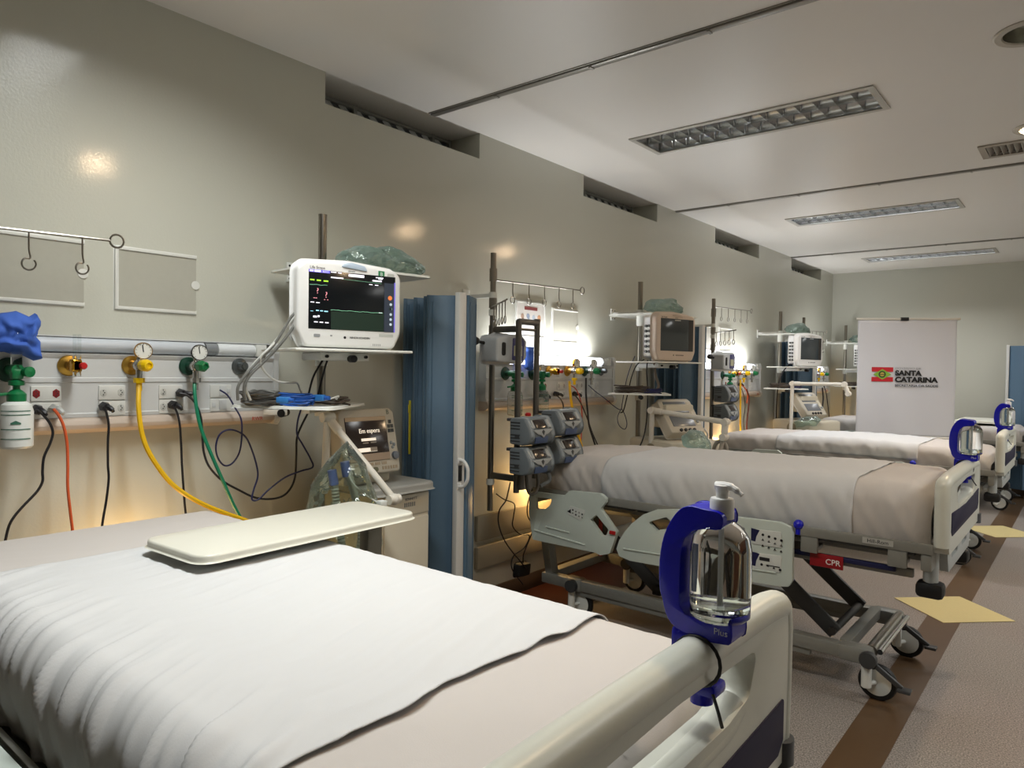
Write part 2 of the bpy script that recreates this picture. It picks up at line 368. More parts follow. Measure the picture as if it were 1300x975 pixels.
# air vent
t = thing('air_vent', 'grey slatted air vent set in the ceiling', 'air vent', ((VENT[0]+VENT[1])/2, (VENT[2]+VENT[3])/2, H))
vm = mat('vent_paint', '#a29c92', .45)
g = G(); a, b, c, d = VENT
g.prism([(a, c), (b, c), (b, d), (a, d)], M.Translation((0, 0, H-.008)), .008, .002, [[(a+.035, c+.035), (b-.035, c+.035), (b-.035, d-.035), (a+.035, d-.035)]]); g.done('frame', vm, t)
g = G()
for k in range(14):
    xx = a+.05+k*(b-a-.1)/13; g.box((0, 0, 0), (.003, d-c-.07, .035), 0, M.Translation((xx, (c+d)/2, H+.008)) @ M.Rotation(radians(40), 4, 'Y'))
g.done('slats', vm, t)
g = G(); g.box(((a+b)/2, (c+d)/2, H+.07), (b-a-.06, d-c-.06, .01)); g.done('duct', mat('duct_dark', '#4b4640', .7), t)
# ================================================================== BEDS
CY = 3.645                               # centre line of the second bed, whose survey gives the model
BEDDY = [-2.775, 0, 2.81, 5.62]; BEDDX = [0, 0, -.05, -.04]
def rail_poly(px, Y): return [(p.x, p.z) for p in (ony(x, y, Y) for x, y in px)]
RH = rail_poly([(672, 630), (674, 624), (716, 629.5), (723, 623), (762, 627), (769, 633), (768.5, 638), (762, 646), (783, 676), (774, 703), (762, 705), (755, 701.5), (676, 685), (671.5, 650)], 3.13)
RH_holes = [rail_poly(h, 3.13) for h in ([(679, 631), (701, 633.5), (698, 642), (692, 646.5), (680, 646.5)], [(757, 653.5), (772.5, 672.5), (770, 679), (764, 681), (749, 660)])]
RF = rail_poly([(782.5, 697), (786, 686), (793, 675), (803, 663.5), (817, 653), (832, 647.5), (858, 647), (990, 663.5), (1003, 669.5), (1006, 678), (1005.5, 738), (1001, 745), (990, 744.5), (905, 731), (800, 712), (786, 706)], 3.13)
RF_holes = [rail_poly(h, 3.13) for h in ([(822.5, 663), (846, 656.5), (855, 665), (851, 671), (833, 674)], [(903, 664), (946, 670), (946, 686.5), (925, 683.5), (905, 678)])]
def icons(g, mtx, spots, r):
    for k, (x, y) in enumerate(spots):
        if k % 3 == 0: g.prism(circ(r, 10, x, y), mtx, .0008)
        elif k % 3 == 1:
            g.box((x, y, .0004), (r*1.8, r*.5, .0008), 0, mtx); g.box((x, y+r*.5, .0004), (r*.5, r*1.4, .0008), 0, mtx)
        else: g.prism([(x-r, y-r*.6), (x+r, y-r*.6), (x, y+r)], mtx, .0008)
def side_rails(t, sgn):
    """head and foot rail for the near (-1) or far (+1) side"""
    Y = CY + sgn*.475
    for nm, poly, holes in (('head_side_rail', RH, RH_holes), ('foot_side_rail', RF, RF_holes)):
        g = G(); mx = frame((0, Y-.014, 0), (1, 0, 0), (0, 0, 1)) if sgn < 0 else frame((0, Y+.04, 0), (1, 0, 0), (0, 0, 1))
        g.prism(rnd(poly, .012, 3), mx, .026, .008, [rnd(h, .010, 3) for h in holes], seg=3)
        if nm == 'head_side_rail':
            rb = [((.36, .505), (.70, .478)), ((.44, .535), (.60, .527))]
        else: rb = [((.93, .498), (1.70, .525))]
        f = Y-.04-.001 if sgn < 0 else Y+.041
        for a, b in rb: g.bar((a[0], f, a[1]), (b[0], f, b[1]), .012, .008, .004)
        ob = g.done(nm, PLAST, t)
        if sgn < 0:
            mf = frame((0, f+.0005, 0), (1, 0, 0), (0, 0, 1))
            if nm == 'head_side_rail':
                g = G(); g.prism(rnd([(.60, .672), (.70, .660), (.672, .600), (.585, .628)], .006), mf, .002); p = g.done('control_panel', mat('panel_membrane', '#c9cdc9', .4), ob); p['label'] = 'small white keypad on the rail'
                g = G(); g.prism([(.585, .640), (.607, .655), (.607, .632)], mf, .0035); icons(g, frame((0, f-.002, 0), (1, 0, 0), (0, 0, 1)), [(.620+.02*i, .652-.005*i-.018*j) for i in range(4) for j in range(2)], .005); g.done('key_icons', PRINT, ob)
                g = G(); p0 = V((.872, f-.002, .582)); g.box((.868, f-.004, .570), (.034, .012, .018), .003); p = g.done('release_mark', RED, ob); p['label'] = 'red release mark'
            else:
                A = [rail_poly(h, 3.13) for h in ([(953.5, 671), (992, 675.5), (992.5, 696), (955, 690)], [(953.5, 701), (992.5, 706), (991.5, 727), (955, 721)])]
                for q, pp in enumerate(A):
                    g = G(); g.prism(rnd(pp, .008), mf, .003, .001); p = g.done('control_panel', MATS['panel_membrane'], ob); p['label'] = ('upper' if q == 0 else 'lower')+' white keypad on the rail'
                    x0 = min(a[0] for a in pp); x1 = max(a[0] for a in pp); z0 = min(a[1] for a in pp); z1 = max(a[1] for a in pp)
                    g = G(); g.prism([(x0+.002, z0+.014), (x0+.022, z0+.012), (x0+.026, (z0+z1)/2), (x0+.040, z1-.006), (x0+.002, z1-.002)], mf, .0036); g.done('navy_band', NAVY, ob)
                    g = G(); mi = frame((0, f-.003, 0), (1, 0, 0), (0, 0, 1))
                    if q == 0: icons(g, mi, [(x0+.055+.027*i, z1-.024-.024*j-.004*i) for i in range(4) for j in range(3)], .006)
                    else:
                        g.box((x0+.062, z1-.026, .0005), (.045, .015, .001), 0, mi); icons(g, mi, [(x0+.05+.027*i, z1-.052-.003*i) for i in range(4)], .006); g.box((x0+.10, z0+.026, .0005), (.06, .004, .001), 0, mi)
                    g.done('key_icons', PRINT, ob)
def make_bed(label):
    t = thing('hospital_bed', label, 'hospital bed', (1.2, CY, 0), 'electric hospital beds')
    # base
    g = G()
    for s in (-1, 1):
        g.box((1.14, CY+s*.305, .185), (1.72, .06, .06), .008)
        g.box((1.14, CY+s*.305, .140), (1.30, .035, .03), .005)
        g.bar((.27, CY+s*.29, .50), (.33, CY+s*.29, .19), .07, .05, .008)
        g.box((1.98, CY+s*.305, .185), (.14, .085, .075), .02)
        g.box((.50, CY+s*.305, .185), (.12, .085, .075), .02)
        g.bar((.27, CY+s*.29, .49), (.55, CY+s*.29, .50), .05, .04, .006)
    g.box((.32, CY, .20), (.06, .58, .05), .006); g.box((1.93, CY, .20), (.05, .58, .05), .006); g.box((.27, CY, .50), (.05, .62, .05), .006)
    g.done('base_frame', FRAME, t)
    g = G(); g.cyl((2.035, CY-.29, .20), (2.035, CY+.29, .20), .026, n=16); g.done('foot_roller', STEEL, t)
    g = G(); g.cyl((2.07, CY-.29, .205), (2.07, CY+.29, .205), .012, n=12); g.done('pedal_shaft', CHROME, t)
    for s in (-1, 1):
        g = G(); y = CY+s*.23
        g.bar((1.35, y, .66), (1.875, y, .225), .022, .070, .005); g.done('lift_arm', DGREY, t)
        g = G(); y = CY+s*.21
        g.bar((.45, y, .64), (.98, y, .225), .022, .070, .005); g.done('lift_arm', DGREY, t)
    g = G(); g.cyl((1.865, CY-.26, .235), (1.865, CY+.26, .235), .018); g.box((.98, CY, .23), (.05, .50, .05), .006); g.box((1.16, CY, .41), (.45, .12, .10), .02); g.bar((.70, CY+.1, .35), (1.3, CY+.1, .56), .05, .05, .01); g.done('lift_motor', mat('dark_machinery', '#2c2a28', .5, var=.1), t)
    # deck
    g = G()
    for s in (-1, 1):
        g.box((1.30, CY+s*.4745, .718), (1.97, .013, .042), .004)
        g.box((1.78, CY+s*.41, .600), (.86, .025, .035), .004)
        for x in (.55, 1.25, 1.82, 2.16): g.box((x, CY+s*.466, .665), (.07, .02, .075), .004); g.box((x, CY+s*.40, .640), (.05, .11, .02), .004)
    g.box((2.262, CY, .664), (.04, .95, .07), .008); g.box((.32, CY, .674), (.04, .95, .05), .006)
    for s in (-1, 1): g.box((1.30, CY+s*.28, .655), (1.9, .05, .05), .006)
    g.done('deck_frame', FRAME, t)
    g = G()
    for a, b in ((.33, .95), (.97, 1.28), (1.30, 2.22)): g.box(((a+b)/2, CY, .688), (b-a, .905, .016), .004)
    g.done('deck_panel', mat('deck_panel_grey', '#4b4c4c', .5), t)
    g = G(); g.bar((1.55, CY-.43, .615), (2.15, CY-.43, .61), .02, .022, .004); g.done('accessory_bar', NAVY, t)
    # corner bumpers
    for s in (-1, 1):
        g = G(); g.cyl((2.262, CY+s*.36, .545), (2.262, CY+s*.36, .692), .028); o = g.done('corner_post', LGREY, t)
        g = G(); g.box((2.262, CY+s*.36, .535), (.10, .08, .065), .018); g.done('rubber_bumper', BLACK, o)
    # footboard
    g = G(); mx = frame((2.283, 0, 0), (0, 1, 0), (0, 0, 1)); zt = .998; zb = .70; hw = .475
    outl = rnd([(CY-hw+.024, zb), (CY+hw-.024, zb), (CY+hw-.013, zt-.13), (CY+hw-.018, zt-.026), (CY, zt-.004), (CY-hw+.018, zt-.026), (CY-hw+.013, zt-.13)], [.03, .03, .3, .05, .9, .05, .3], 7)
    hole = rnd([(CY-.25, zt-.120), (CY-.17, zt-.134), (CY+.17, zt-.134), (CY+.25, zt-.120), (CY+.285, zt-.052), (CY, zt-.042), (CY-.285, zt-.052)], [.03, .05, .05, .03, .02, .3, .02], 6)
    g.prism(outl, mx, .052, .016, [hole], seg=4)
    tp = [(2.309, CY-hw+.030, zb+.03), (2.309, CY-hw+.026, zt-.15), (2.309, CY-hw+.029, zt-.048), (2.309, CY-hw+.062, zt-.021), (2.309, CY-.2, zt-.014), (2.309, CY+.2, zt-.014), (2.309, CY+hw-.062, zt-.021), (2.309, CY+hw-.029, zt-.048), (2.309, CY+hw-.026, zt-.15), (2.309, CY+hw-.030, zb+.03)]
    g.tube(tp, .0285, 20, 8)
    g.tube([(2.309, y, z) for y, z in ((CY-.235, zt-.135), (CY-.15, zt-.157), (CY+.15, zt-.157), (CY+.235, zt-.135))], .0275, 16, 6)
    fb = g.done('footboard', mat('footboard_plastic', '#cccdc2', .33, var=.015, bump=.04), t, ang=.75)
    g = G(); g.prism(rnd([(CY-.415, .787), (CY-.39, .767), (CY+.39, .767), (CY+.415, .787), (CY+.415, .862), (CY+.28, .856), (CY, .846), (CY-.28, .856), (CY-.415, .862)], .008), frame((2.3345, 0, 0), (0, 1, 0), (0, 0, 1)), .003, .001); p = g.done('inset_panel', mat('navy_laminate', '#1c1938', .6, var=.04, spec=.25), fb); p['label'] = 'dark navy inset panel'
    g = G(); g.prism(rnd([(CY-.30, .60), (CY+.30, .60), (CY+.34, .69), (CY-.34, .69)], .02), frame((2.285, 0, 0), (0, 1, 0), (0, 0, 1)), .03, .008, [rnd([(CY-.22, .645), (CY-.06, .645), (CY-.06, .675), (CY-.22, .675)], .012), rnd([(CY+.06, .645), (CY+.22, .645), (CY+.22, .675), (CY+.06, .675)], .012)]); g.done('foot_bracket', LGREY, t)
    g = G(); g.cyl((2.32, CY+.44, .69), (2.32, CY+.44, .735), .028); g.done('pole_socket', mat('socket_grey', '#4a4d52', .4), t)
    # rails, CPR tag, knob, plate
    for s in (-1, 1):
        side_rails(t, s)
        for x in (.55, 1.25, 1.62):
            pass
    for s in (-1, 1):
        g = G()
        for x in (.60, 1.45): g.bar((x, CY+s*.478, .56), (x+.05, CY+s*.468, .68), .04, .018, .004)
        g.done('rail_hinge', MGREY, t)
    g = G(); f = CY-.445; g.box((1.885, f, .597), (.135, .006, .056), .001); cp = g.done('cpr_release_tag', mat('cpr_red', '#8b0e18', .4), t); cp['label'] = 'red tag lettered CPR'
    g = G(); g.text('CPR', frame((1.912, f-.0035, .594), (1, 0, 0), (0, 0, 1)), .033, bold=.0003); g.done('lettering', mat('white_print', '#e6e4e0', .5), cp)
    g = G(); g.ball((1.775, CY-.475, .742), .022); g.cyl((1.775, CY-.475, .70), (1.775, CY-.475, .742), .012); p = g.done('locking_knob', BLUEP, t); p['label'] = 'small blue knob'
    g = G(); g.box((2.09, CY-.4825, .720), (.115, .002, .024)); o = g.done('maker_plate', mat('plate_silver', '#a9a9a4', .4), t)
    g = G(); g.text('Hill-Rom', frame((2.09, CY-.4838, .720), (1, 0, 0), (0, 0, 1)), .022); g.done('lettering', PRINT, o)
    g = G(); g.box((.66, CY-.30, .52), (.02, .01, .30)); p = g.done('release_strap', mat('red_strap', '#8e2420', .6), t); p['label'] = 'red strap hanging under the deck'
    # castors
    for x, sx in ((2.03, 1), (.50, 1)):
        for s in (-1, 1):
            y = CY+s*.305; wx = x+.035*sx
            g = G(); g.cyl((x, y-.034, .062), (x, y-.034, .165), .021); g.cyl((x, y-.034, .058), (x, y-.034, .064), .017); g.box((x, y-.015, .158), (.05, .06, .018), .004); g.cyl((x+.01, y-.03, .077), (wx, y+.012, .077), .010, n=10); c = g.done('castor', WHITE, t)
            g = G(); g.lathe([(.060, -.014), (.073, -.014), (.077, -.008), (.077, .008), (.073, .014), (.060, .014)], (wx, y+.012, .077), (0, 1, 0), 32); g.done('tyre', BLACK, c)
            g = G(); g.lathe([(.0, -.017), (.05, -.016), (.062, -.012), (.062, .012), (.05, .016), (0, .017)], (wx, y+.012, .077), (0, 1, 0), 32, cap=False); g.done('wheel_disc', WHITE, c)
            g = G(); g.lathe([(.0, -.018), (.034, -.016), (.037, 0), (.034, .016), (0, .018)], (x+.01*sx, y-.055, .185), (0, 1, 0), 20, cap=False)
            if x > 1: g.bar((x+.02*sx, y-.055, .18), (x+.14*sx, y-.055, .10), .016, .022, .004); g.box((x+.15*sx, y-.055, .095), (.05, .05, .014), .004)
            g.done('brake_pedal', DGREY, t)
    return t
bed2 = make_bed('electric bed with red CPR tag, second bed from the camera')
bed1 = dup(bed2, (BEDDX[0], BEDDY[0], 0), 'electric bed nearest the camera with navy footboard panel')
for c in bed1.children:
    for cc in c.children:
        if cc.name.startswith('inset_panel'): cc.location.z -= .043
dup(bed2, (BEDDX[2], BEDDY[2], 0), 'electric bed third from the camera, in front of the banner')
dup(bed2, (BEDDX[3], BEDDY[3], 0), 'electric bed farthest away, partly behind the banner')

# ------------------------------------------------------------------ mattresses and sheets
def lerp(a, b, t): return a+(b-a)*t
def interp(T, x):
    if x <= T[0][0]: return T[0][1]
    for (x0, y0), (x1, y1) in zip(T, T[1:]):
        if x <= x1:
            s = (x-x0)/(x1-x0); s = s*s*(3-2*s) if len(T) > 3 else s; return lerp(y0, y1, s)
    return T[-1][1]
def wob(x, k, seed):
    return sum(sin(x*k*f+seed*3.1+f*1.7)*a for f, a in ((1, .5), (1.83, .3), (3.11, .2)))
def edgeprof(s, half, rad, drop):
    """arc-length param s (0 centre .. half+drop at hem) -> lateral offset, drop below the top"""
    flat = half-rad; arc = rad*pi/2
    if s <= flat: return s, 0
    if s <= flat+arc:
        a = (s-flat)/rad; return flat+rad*sin(a), rad*(1-cos(a))
    return half, rad+(s-flat-arc)
class Mattress:
    def __init__(s, x0, x1, yc, hw, zb, ztab, rad=.065, seed=1, bulge=.012, rip=.002, side=.006, freq=55, foldy=0):
        s.x0, s.x1, s.yc, s.hw, s.zb, s.zt, s.rad, s.seed, s.bulge, s.rip, s.side, s.freq = x0, x1, yc, hw, zb, ztab, rad, seed, bulge, rip, side, freq
    def pt(s, x, v, off=0, dx=0):
        """x along the bed, v in -1..1 across and down the sides"""
        top = interp(s.zt, x); th = top-s.zb
        full = s.hw-s.rad+s.rad*pi/2+(th-s.rad)
        lat, dr = edgeprof(abs(v)*full, s.hw, s.rad, th); sg = 1 if v >= 0 else -1
        k = min(1, dr/max(th, .01)); inside = 1-abs(lat)/s.hw
        lat += s.bulge*sin(pi*k)
        # lengthwise end rounding
        e = min((x-s.x0), (s.x1-x)); er = .10
        zz = top-dr
        if e < er:
            q = 1-e/er; zz -= (1-math.sqrt(max(0, 1-q*q*.96)))*er*(1-k*.9)
            lat -= (1-math.sqrt(max(0, 1-q*q)))*.07
        r = wob(x+sg*.02*lat+.05*wob(lat*sg, 7, s.seed), s.freq, s.seed)
        amp_top = s.rip*(.6+.9*max(0, 1-inside*2.2))
        if k < .02: zz += r*amp_top; n = off; zz += n
        else:
            fan = wob(x*1.0+sg*.15*k, s.freq*.8, s.seed+5); fin = wob(x, s.freq*2.1, s.seed+9)
            lat += (fan*s.side+fin*s.side*.35)*min(1, k*3)*(1-.4*k)+off*min(1, k*2+.3); zz += r*amp_top*(1-min(1, k*4))+off*(1-min(1, k*3))
        return V((x, s.yc+sg*lat, max(zz, s.zb)))
    def build(s, name, mt, nx=150, nv=90):
        g = G(); g.grid(lambda u, v: s.pt(s.x0+.0005+(s.x1-s.x0-.001)*(u+.0*sin(u)), v*2-1), nx, nv)
        bm = g.bm; bm.edges.ensure_lookup_table()
        ed = [e for e in bm.edges if len(e.link_faces) == 1]
        bmesh.ops.holes_fill(bm, edges=ed, sides=0)
        return g
SHEET = mat('white_cotton', '#bfbab6', .85, var=.015, scale=8, bump=.12, bscale=420, spec=.2)
SHEET2 = mat('bright_white_cotton', '#c6c7c8', .85, var=.012, scale=8, bump=.12, bscale=420, spec=.2)
M1 = Mattress(.26, 2.262, CY+BEDDY[0]+.0, .432, .702, [(.2, .885), (1.0, .885), (1.9, .885), (2.27, .885)], .07, 1, .010, .0009, .005, 46)
M2 = Mattress(.13, 2.262, CY, .425, .702, [(.1, .90), (.34, .915), (.6, .93), (1.5, .945), (1.9, .958), (2.2, .955)], .085, 4, .022, .0022, .010, 40)
M3 = Mattress(.17, 2.20, CY+BEDDY[2], .43, .705, [(.2, .865), (.6, .87), (1.3, .885), (1.9, .87), (2.2, .845)], .06, 7, .012, .003, .010, 34)
M4 = Mattress(.22, 2.205, CY+BEDDY[3], .43, .705, [(.2, .88), (2.2, .87)], .06, 9, .012, .003, .008, 34)
MLAB = ['white sheeted mattress on the bed nearest the camera', 'thick sheeted mattress on the second bed, wrapped tight', 'sheeted mattress on the third bed, before the banner', 'sheeted mattress on the farthest bed behind the banner']
for i, mtt in enumerate((M1, M2, M3, M4)):
    g = mtt.build('mattress', SHEET, *((260, 130) if i < 2 else (120, 60)))
    tag(g.done('mattress', SHEET, loc=((mtt.x0+mtt.x1)/2, mtt.yc, mtt.zb), ang=1.2), MLAB[i], 'mattress', 'sheeted mattresses')
def draw_sheet(mt_, xa, xb, v0, v1, label, amp=0, nx=220, nv=150, off=.004, lift=.006):
    off = off+.003*amp
    g = G()
    def f(u, v):
        vv = lerp(v0, v1, v); x = lerp(xa, xb, u)
        x += (.012*wob(vv, 9, mt_.seed+2)+.02*vv*vv)*u*u*amp
        o = off + lift*max(0, wob(vv, 11, 3))*max(0, (u-.97)/.03)*(abs(vv) < .6)
        p = mt_.pt(x, vv, o); 
        if amp:
            p.z += amp*(.0016+.0022*wob(x*.9+vv*.12+.02*wob(vv, 5, 1), 75, 2))*(1-min(1, abs(vv)*1.05))
            gx = min(1, max(0, (-vv-.38)/.25)); 
            p.z += amp*.010*gx*(1-min(1, max(0, (-vv-.70)/.2)))*max(0, wob(x+.35*(vv+.6), 62, 6)+.15)*(.35+1.1*max(0, wob(x, 17, 8)+.45)); p.y -= amp*.014*gx*max(0, wob(x+.35*(vv+.6), 62, 6)+.1)*(.35+1.1*max(0, wob(x, 17, 8)+.45))
        return p
    g.grid(f, nx, nv)
    o = g.done('draw_sheet', SHEET2, loc=((xa+xb)/2, mt_.yc, interp(mt_.zt, xa)), ang=1.2)
    sm = o.modifiers.new('thickness', 'SOLIDIFY'); sm.thickness = .0016; sm.offset = 1
    return tag(o, label, 'sheet', 'draw sheets across the beds')
draw_sheet(M1, .735, 1.965, -.985, .96, 'bright white draw sheet across the nearest bed, rippled', 1)
draw_sheet(M2, .755, 1.985, -.98, .98, 'white draw sheet wrapped round the second mattress', 0, 120, 90)
draw_sheet(M3, .70, 1.75, -.9, .9, 'white draw sheet across the third bed', 0, 90, 60)

# ------------------------------------------------------------------ overbed table on the nearest bed
def overbed(cx, cy, z, w, l, ang, label, yleg, mlen=.75, moff=.32):
    t = thing('overbed_table', label, 'overbed table', (cx, cy, 0), 'overbed tables')
    mm = M.Translation((cx, cy, z)) @ M.Rotation(ang, 4, 'Z')
    g = G(); g.prism(rnd(rect(w, l), [.05, .05, .05, .05], 7), mm @ M.Translation((0, 0, -.020)), .020, .007, seg=3); tp = g.done('table_top', mat('cream_laminate', '#d5d4c8', .3, var=.01), t)
    g = G()
    g.box((0, .02, -.027), (w*.62, l*.80, .016), .004, mm); g.done('top_tray_frame', BLACK, t)
    g = G(); col = mm @ V((w*.02, yleg, 0)); g.box((col.x, col.y, z/2+.02), (.045, .06, z-.09), .006); g.done('column', mat('table_column', '#7d7a70', .4, .3), t)
    g = G()
    for s in (-1, 1): g.box((s*.16+.0, yleg-moff, -z+.075), (.035, mlen, .03), .006, mm)
    g.box((0, yleg, -z+.075), (.36, .05, .04), .008, mm); g.done('base', WHITE, t)
    for a in (-.16, .16):
        for b_ in (.5*mlen-moff-.02, -.5*mlen-moff+.02):
            g = G(); p = mm @ V((a, yleg+b_, 0)); g.cyl((p.x-.012, p.y, .03), (p.x+.012, p.y, .03), .03, n=16); g.done('castor', BLACK, t)
    return t
overbed(.948, 1.196, .937, .30, .73, radians(2), 'cream overbed table laid across the nearest bed', .295)
overbed(1.80, 9.40, .918, .42, .82, radians(0), 'far overbed table beyond the banner, seen edge on', .41, .28, .0)

# ------------------------------------------------------------------ hand gel dispensers on the footboards
gel = mat('clear_pet', '#f4f8f8', .03, var=0, trans=1, ior=1.25)
def dispenser(o, label):
    ox, oy, oz = o
    t = thing('gel_dispenser', label, 'hand gel dispenser', o, 'hand gel dispensers on footboards')
    outer = [(-.062, .03), (-.068, .05), (-.069, .09), (-.062, .130), (-.045, .163), (-.026, .178), (.0, .177), (.037, .173), (.037, .151), (.0, .147), (-.018, .141), (-.031, .122), (-.035, .09), (-.035, .036), (-.030, .024), (-.018, .017), (.05, .016), (.056, .022), (.062, .027), (.067, .023), (.067, -.008), (.04, -.013), (0, -.014), (-.040, -.006), (-.056, .010)]
    sp = spline([(a, b, 0) for a, b in [(q[0] if q[0] < .01 else .01+(q[0]-.01)*.62, q[1]) for q in outer]], 3, True); g = G(); g.prism([(q.x, q.y) for q in sp], frame((ox, oy+.026, oz), (1, 0, 0), (0, 0, 1)), .052, .010, seg=4)
    br = g.done('bracket', BLUEP, t, ang=1.0)
    g = G(); g.text('Plus', frame((ox+.030, oy-.0265, oz+.004), (1, 0, 0), (0, 0, 1)), .013); g.done('lettering', mat('silver_print', '#b9bdd8', .4), br)
    g = G(); g.box((ox-.022, oy, oz-.024), (.054, .05, .034), .006); g.box((ox-.04, oy, oz-.05), (.016, .05, .09), .005); g.box((ox-.014, oy+.0, oz-.090), (.072, .044, .020), .007); g.cyl((ox-.008, oy, oz-.116), (ox-.008, oy, oz-.09), .017, n=18); g.done('clamp', BLUEP, t)
    bx = ox+.017
    g = G(); g.lathe([(.0, .017), (.038, .017), (.043, .022), (.0435, .05), (.0435, .118), (.040, .136), (.030, .151), (.015, .160), (.0145, .168)], (bx, oy, oz), n=36); bo = g.done('bottle', gel, t); bo['label'] = 'clear plastic bottle'
    g = G(); g.lathe([(.0, .019), (.036, .019), (.041, .024), (.0415, .040), (.0, .040)], (bx, oy, oz), n=32, cap=False); g.done('gel', mat('clear_gel', '#e8efe9', .02, var=0, trans=1, ior=1.33), bo)
    g = G()
    for a0, a1 in ((138, 158), (182, 208)):
        def f(u, v): a = radians(a0+u*(a1-a0)); return V((bx+.0439*cos(a), oy+.0439*sin(a), oz+.042+v*.068))
        g.grid(f, 6, 3)
    g.done('bottle_label', mat('label_blue', '#3f5f9a', .4), bo)
    g = G()
    def f(u, v): a = radians(158+u*24); return V((bx+.0439*cos(a), oy+.0439*sin(a), oz+.042+v*.068))
    g.grid(f, 8, 3); g.done('label_stripe', mat('label_white', '#c9d2de', .4), bo)
    g = G(); g.cyl((bx, oy, oz+.03), (bx, oy, oz+.165), .0035, n=8); g.done('dip_tube', mat('tube_white', '#c9ccca', .3), bo)
    g = G(); g.lathe([(.0, .163), (.0175, .163), (.0175, .188), (.016, .192), (.009, .193), (.009, .200), (.0, .200)], (bx, oy, oz), n=24, cap=False)
    g.lathe([(.0, .195), (.0085, .195), (.0095, .206), (.012, .211), (.0, .213)], (bx, oy, oz), n=20, cap=False)
    g.tube([(bx-.010, oy, oz+.209), (bx+.008, oy, oz+.210), (bx+.020, oy-.002, oz+.207), (bx+.031, oy-.003, oz+.200)], [.0065, .006, .005, .0035], 10); g.done('pump', mat('pump_white', '#dedfdf', .3), t)
    g = G(); g.tube([(ox-.005+.036*cos(a), oy-.027, oz-.046+.036*sin(a)) for a in [i*2*pi/20 for i in range(20)]], .0028, 6, 1, True)
    g.tube([(ox+.022, oy-.03, oz-.086), (ox+.035, oy-.04, oz-.105), (ox+.046, oy-.052, oz-.118)], .0026, 6); g.done('cable_tie', BLACK, t)
    return t
DZ = 1.018
d1 = dispenser((2.318, .995, DZ+.006), 'large blue gel dispenser tied to the nearest footboard')
ys = [CY+.13, CY+BEDDY[2]+.13, CY+BEDDY[3]+.12]
for (x, y), lb, sk in zip(((-.013, 3.88), (-.063, 6.36), (-.013, ys[2])), ('blue gel dispenser on the footboard of the second bed', 'blue gel dispenser on the footboard of the third bed', 'blue gel dispenser cut off at the right edge, farthest bed'), (('pump',), (), ())):
    dup(d1, (x, y-.995, -.004), lb, skip=sk)
# ================================================================== HEADWALL PANELS AND FITTINGS
BAY = ['nearest bay', 'second bay', 'third bay', 'farthest bay']
PANEL = mat('panel_white', '#c3c4c3', .35, var=.012)
LEDGE = mat('beige_ledge', '#b9aa9c', .4, var=.03)
def puff(g, poly, mtx, depth, noise=.01, rings=9, seed=0, back=.35, freq=40):
    """a rumpled closed bag or bundle with the given outline (star-shaped), bulging along +z of mtx"""
    P = [V((p[0], p[1], 0)) for p in poly]; Q = []
    for i in range(len(P)):
        a, b = P[i], P[(i+1) % len(P)]; k = max(1, int((b-a).length/.012))
        Q += [a.lerp(b, j/k) for j in range(k)]
    c = sum(P, V((0, 0, 0)))/len(P); n = len(Q)
    from mathutils import noise as nz
    def pt(t, q, sgn):
        p = c.lerp(q, t); d = math.sqrt(max(0, 1-t**3))*depth*(1 if sgn > 0 else -back)
        w = V((p.x*freq+seed*9.7, p.y*freq, seed+sgn))
        r = nz.noise(w)*1.0+nz.noise(w*2.3)*.5; r2 = abs(nz.noise(w*1.3+V((5, 3, 1))))
        return V((p.x+noise*.5*nz.noise(w+V((9, 1, 4)))*t*(1 if t < 1 else .6), p.y+noise*.5*nz.noise(w+V((2, 7, 4)))*(1 if t < 1 else .6), d+sgn*noise*(r+r2*1.2-.4)*(1-t**6)))
    for sgn in (1, -1):
        rg = []
        for k in range(rings+1):
            t = k/rings
            rg.append([g.bm.verts.new(mtx @ (pt(t, q, sgn) if t < 1 else pt(1, q, 1))) for q in Q] if k else [g.bm.verts.new(mtx @ pt(0, Q[0], sgn))])
        for k in range(rings):
            for j in range(n):
                if k == 0: g.bm.faces.new((rg[0][0], rg[1][j], rg[1][(j+1) % n]))
                else: g.bm.faces.new((rg[k][j], rg[k+1][j], rg[k+1][(j+1) % n], rg[k][(j+1) % n]))
    bmesh.ops.remove_doubles(g.bm, verts=g.bm.verts[:], dist=1e-5); return g
def wallm_(x, y, z): return frame((x, y, z), (0, 1, 0), (0, 0, 1))      # local z = +x, out of the wall
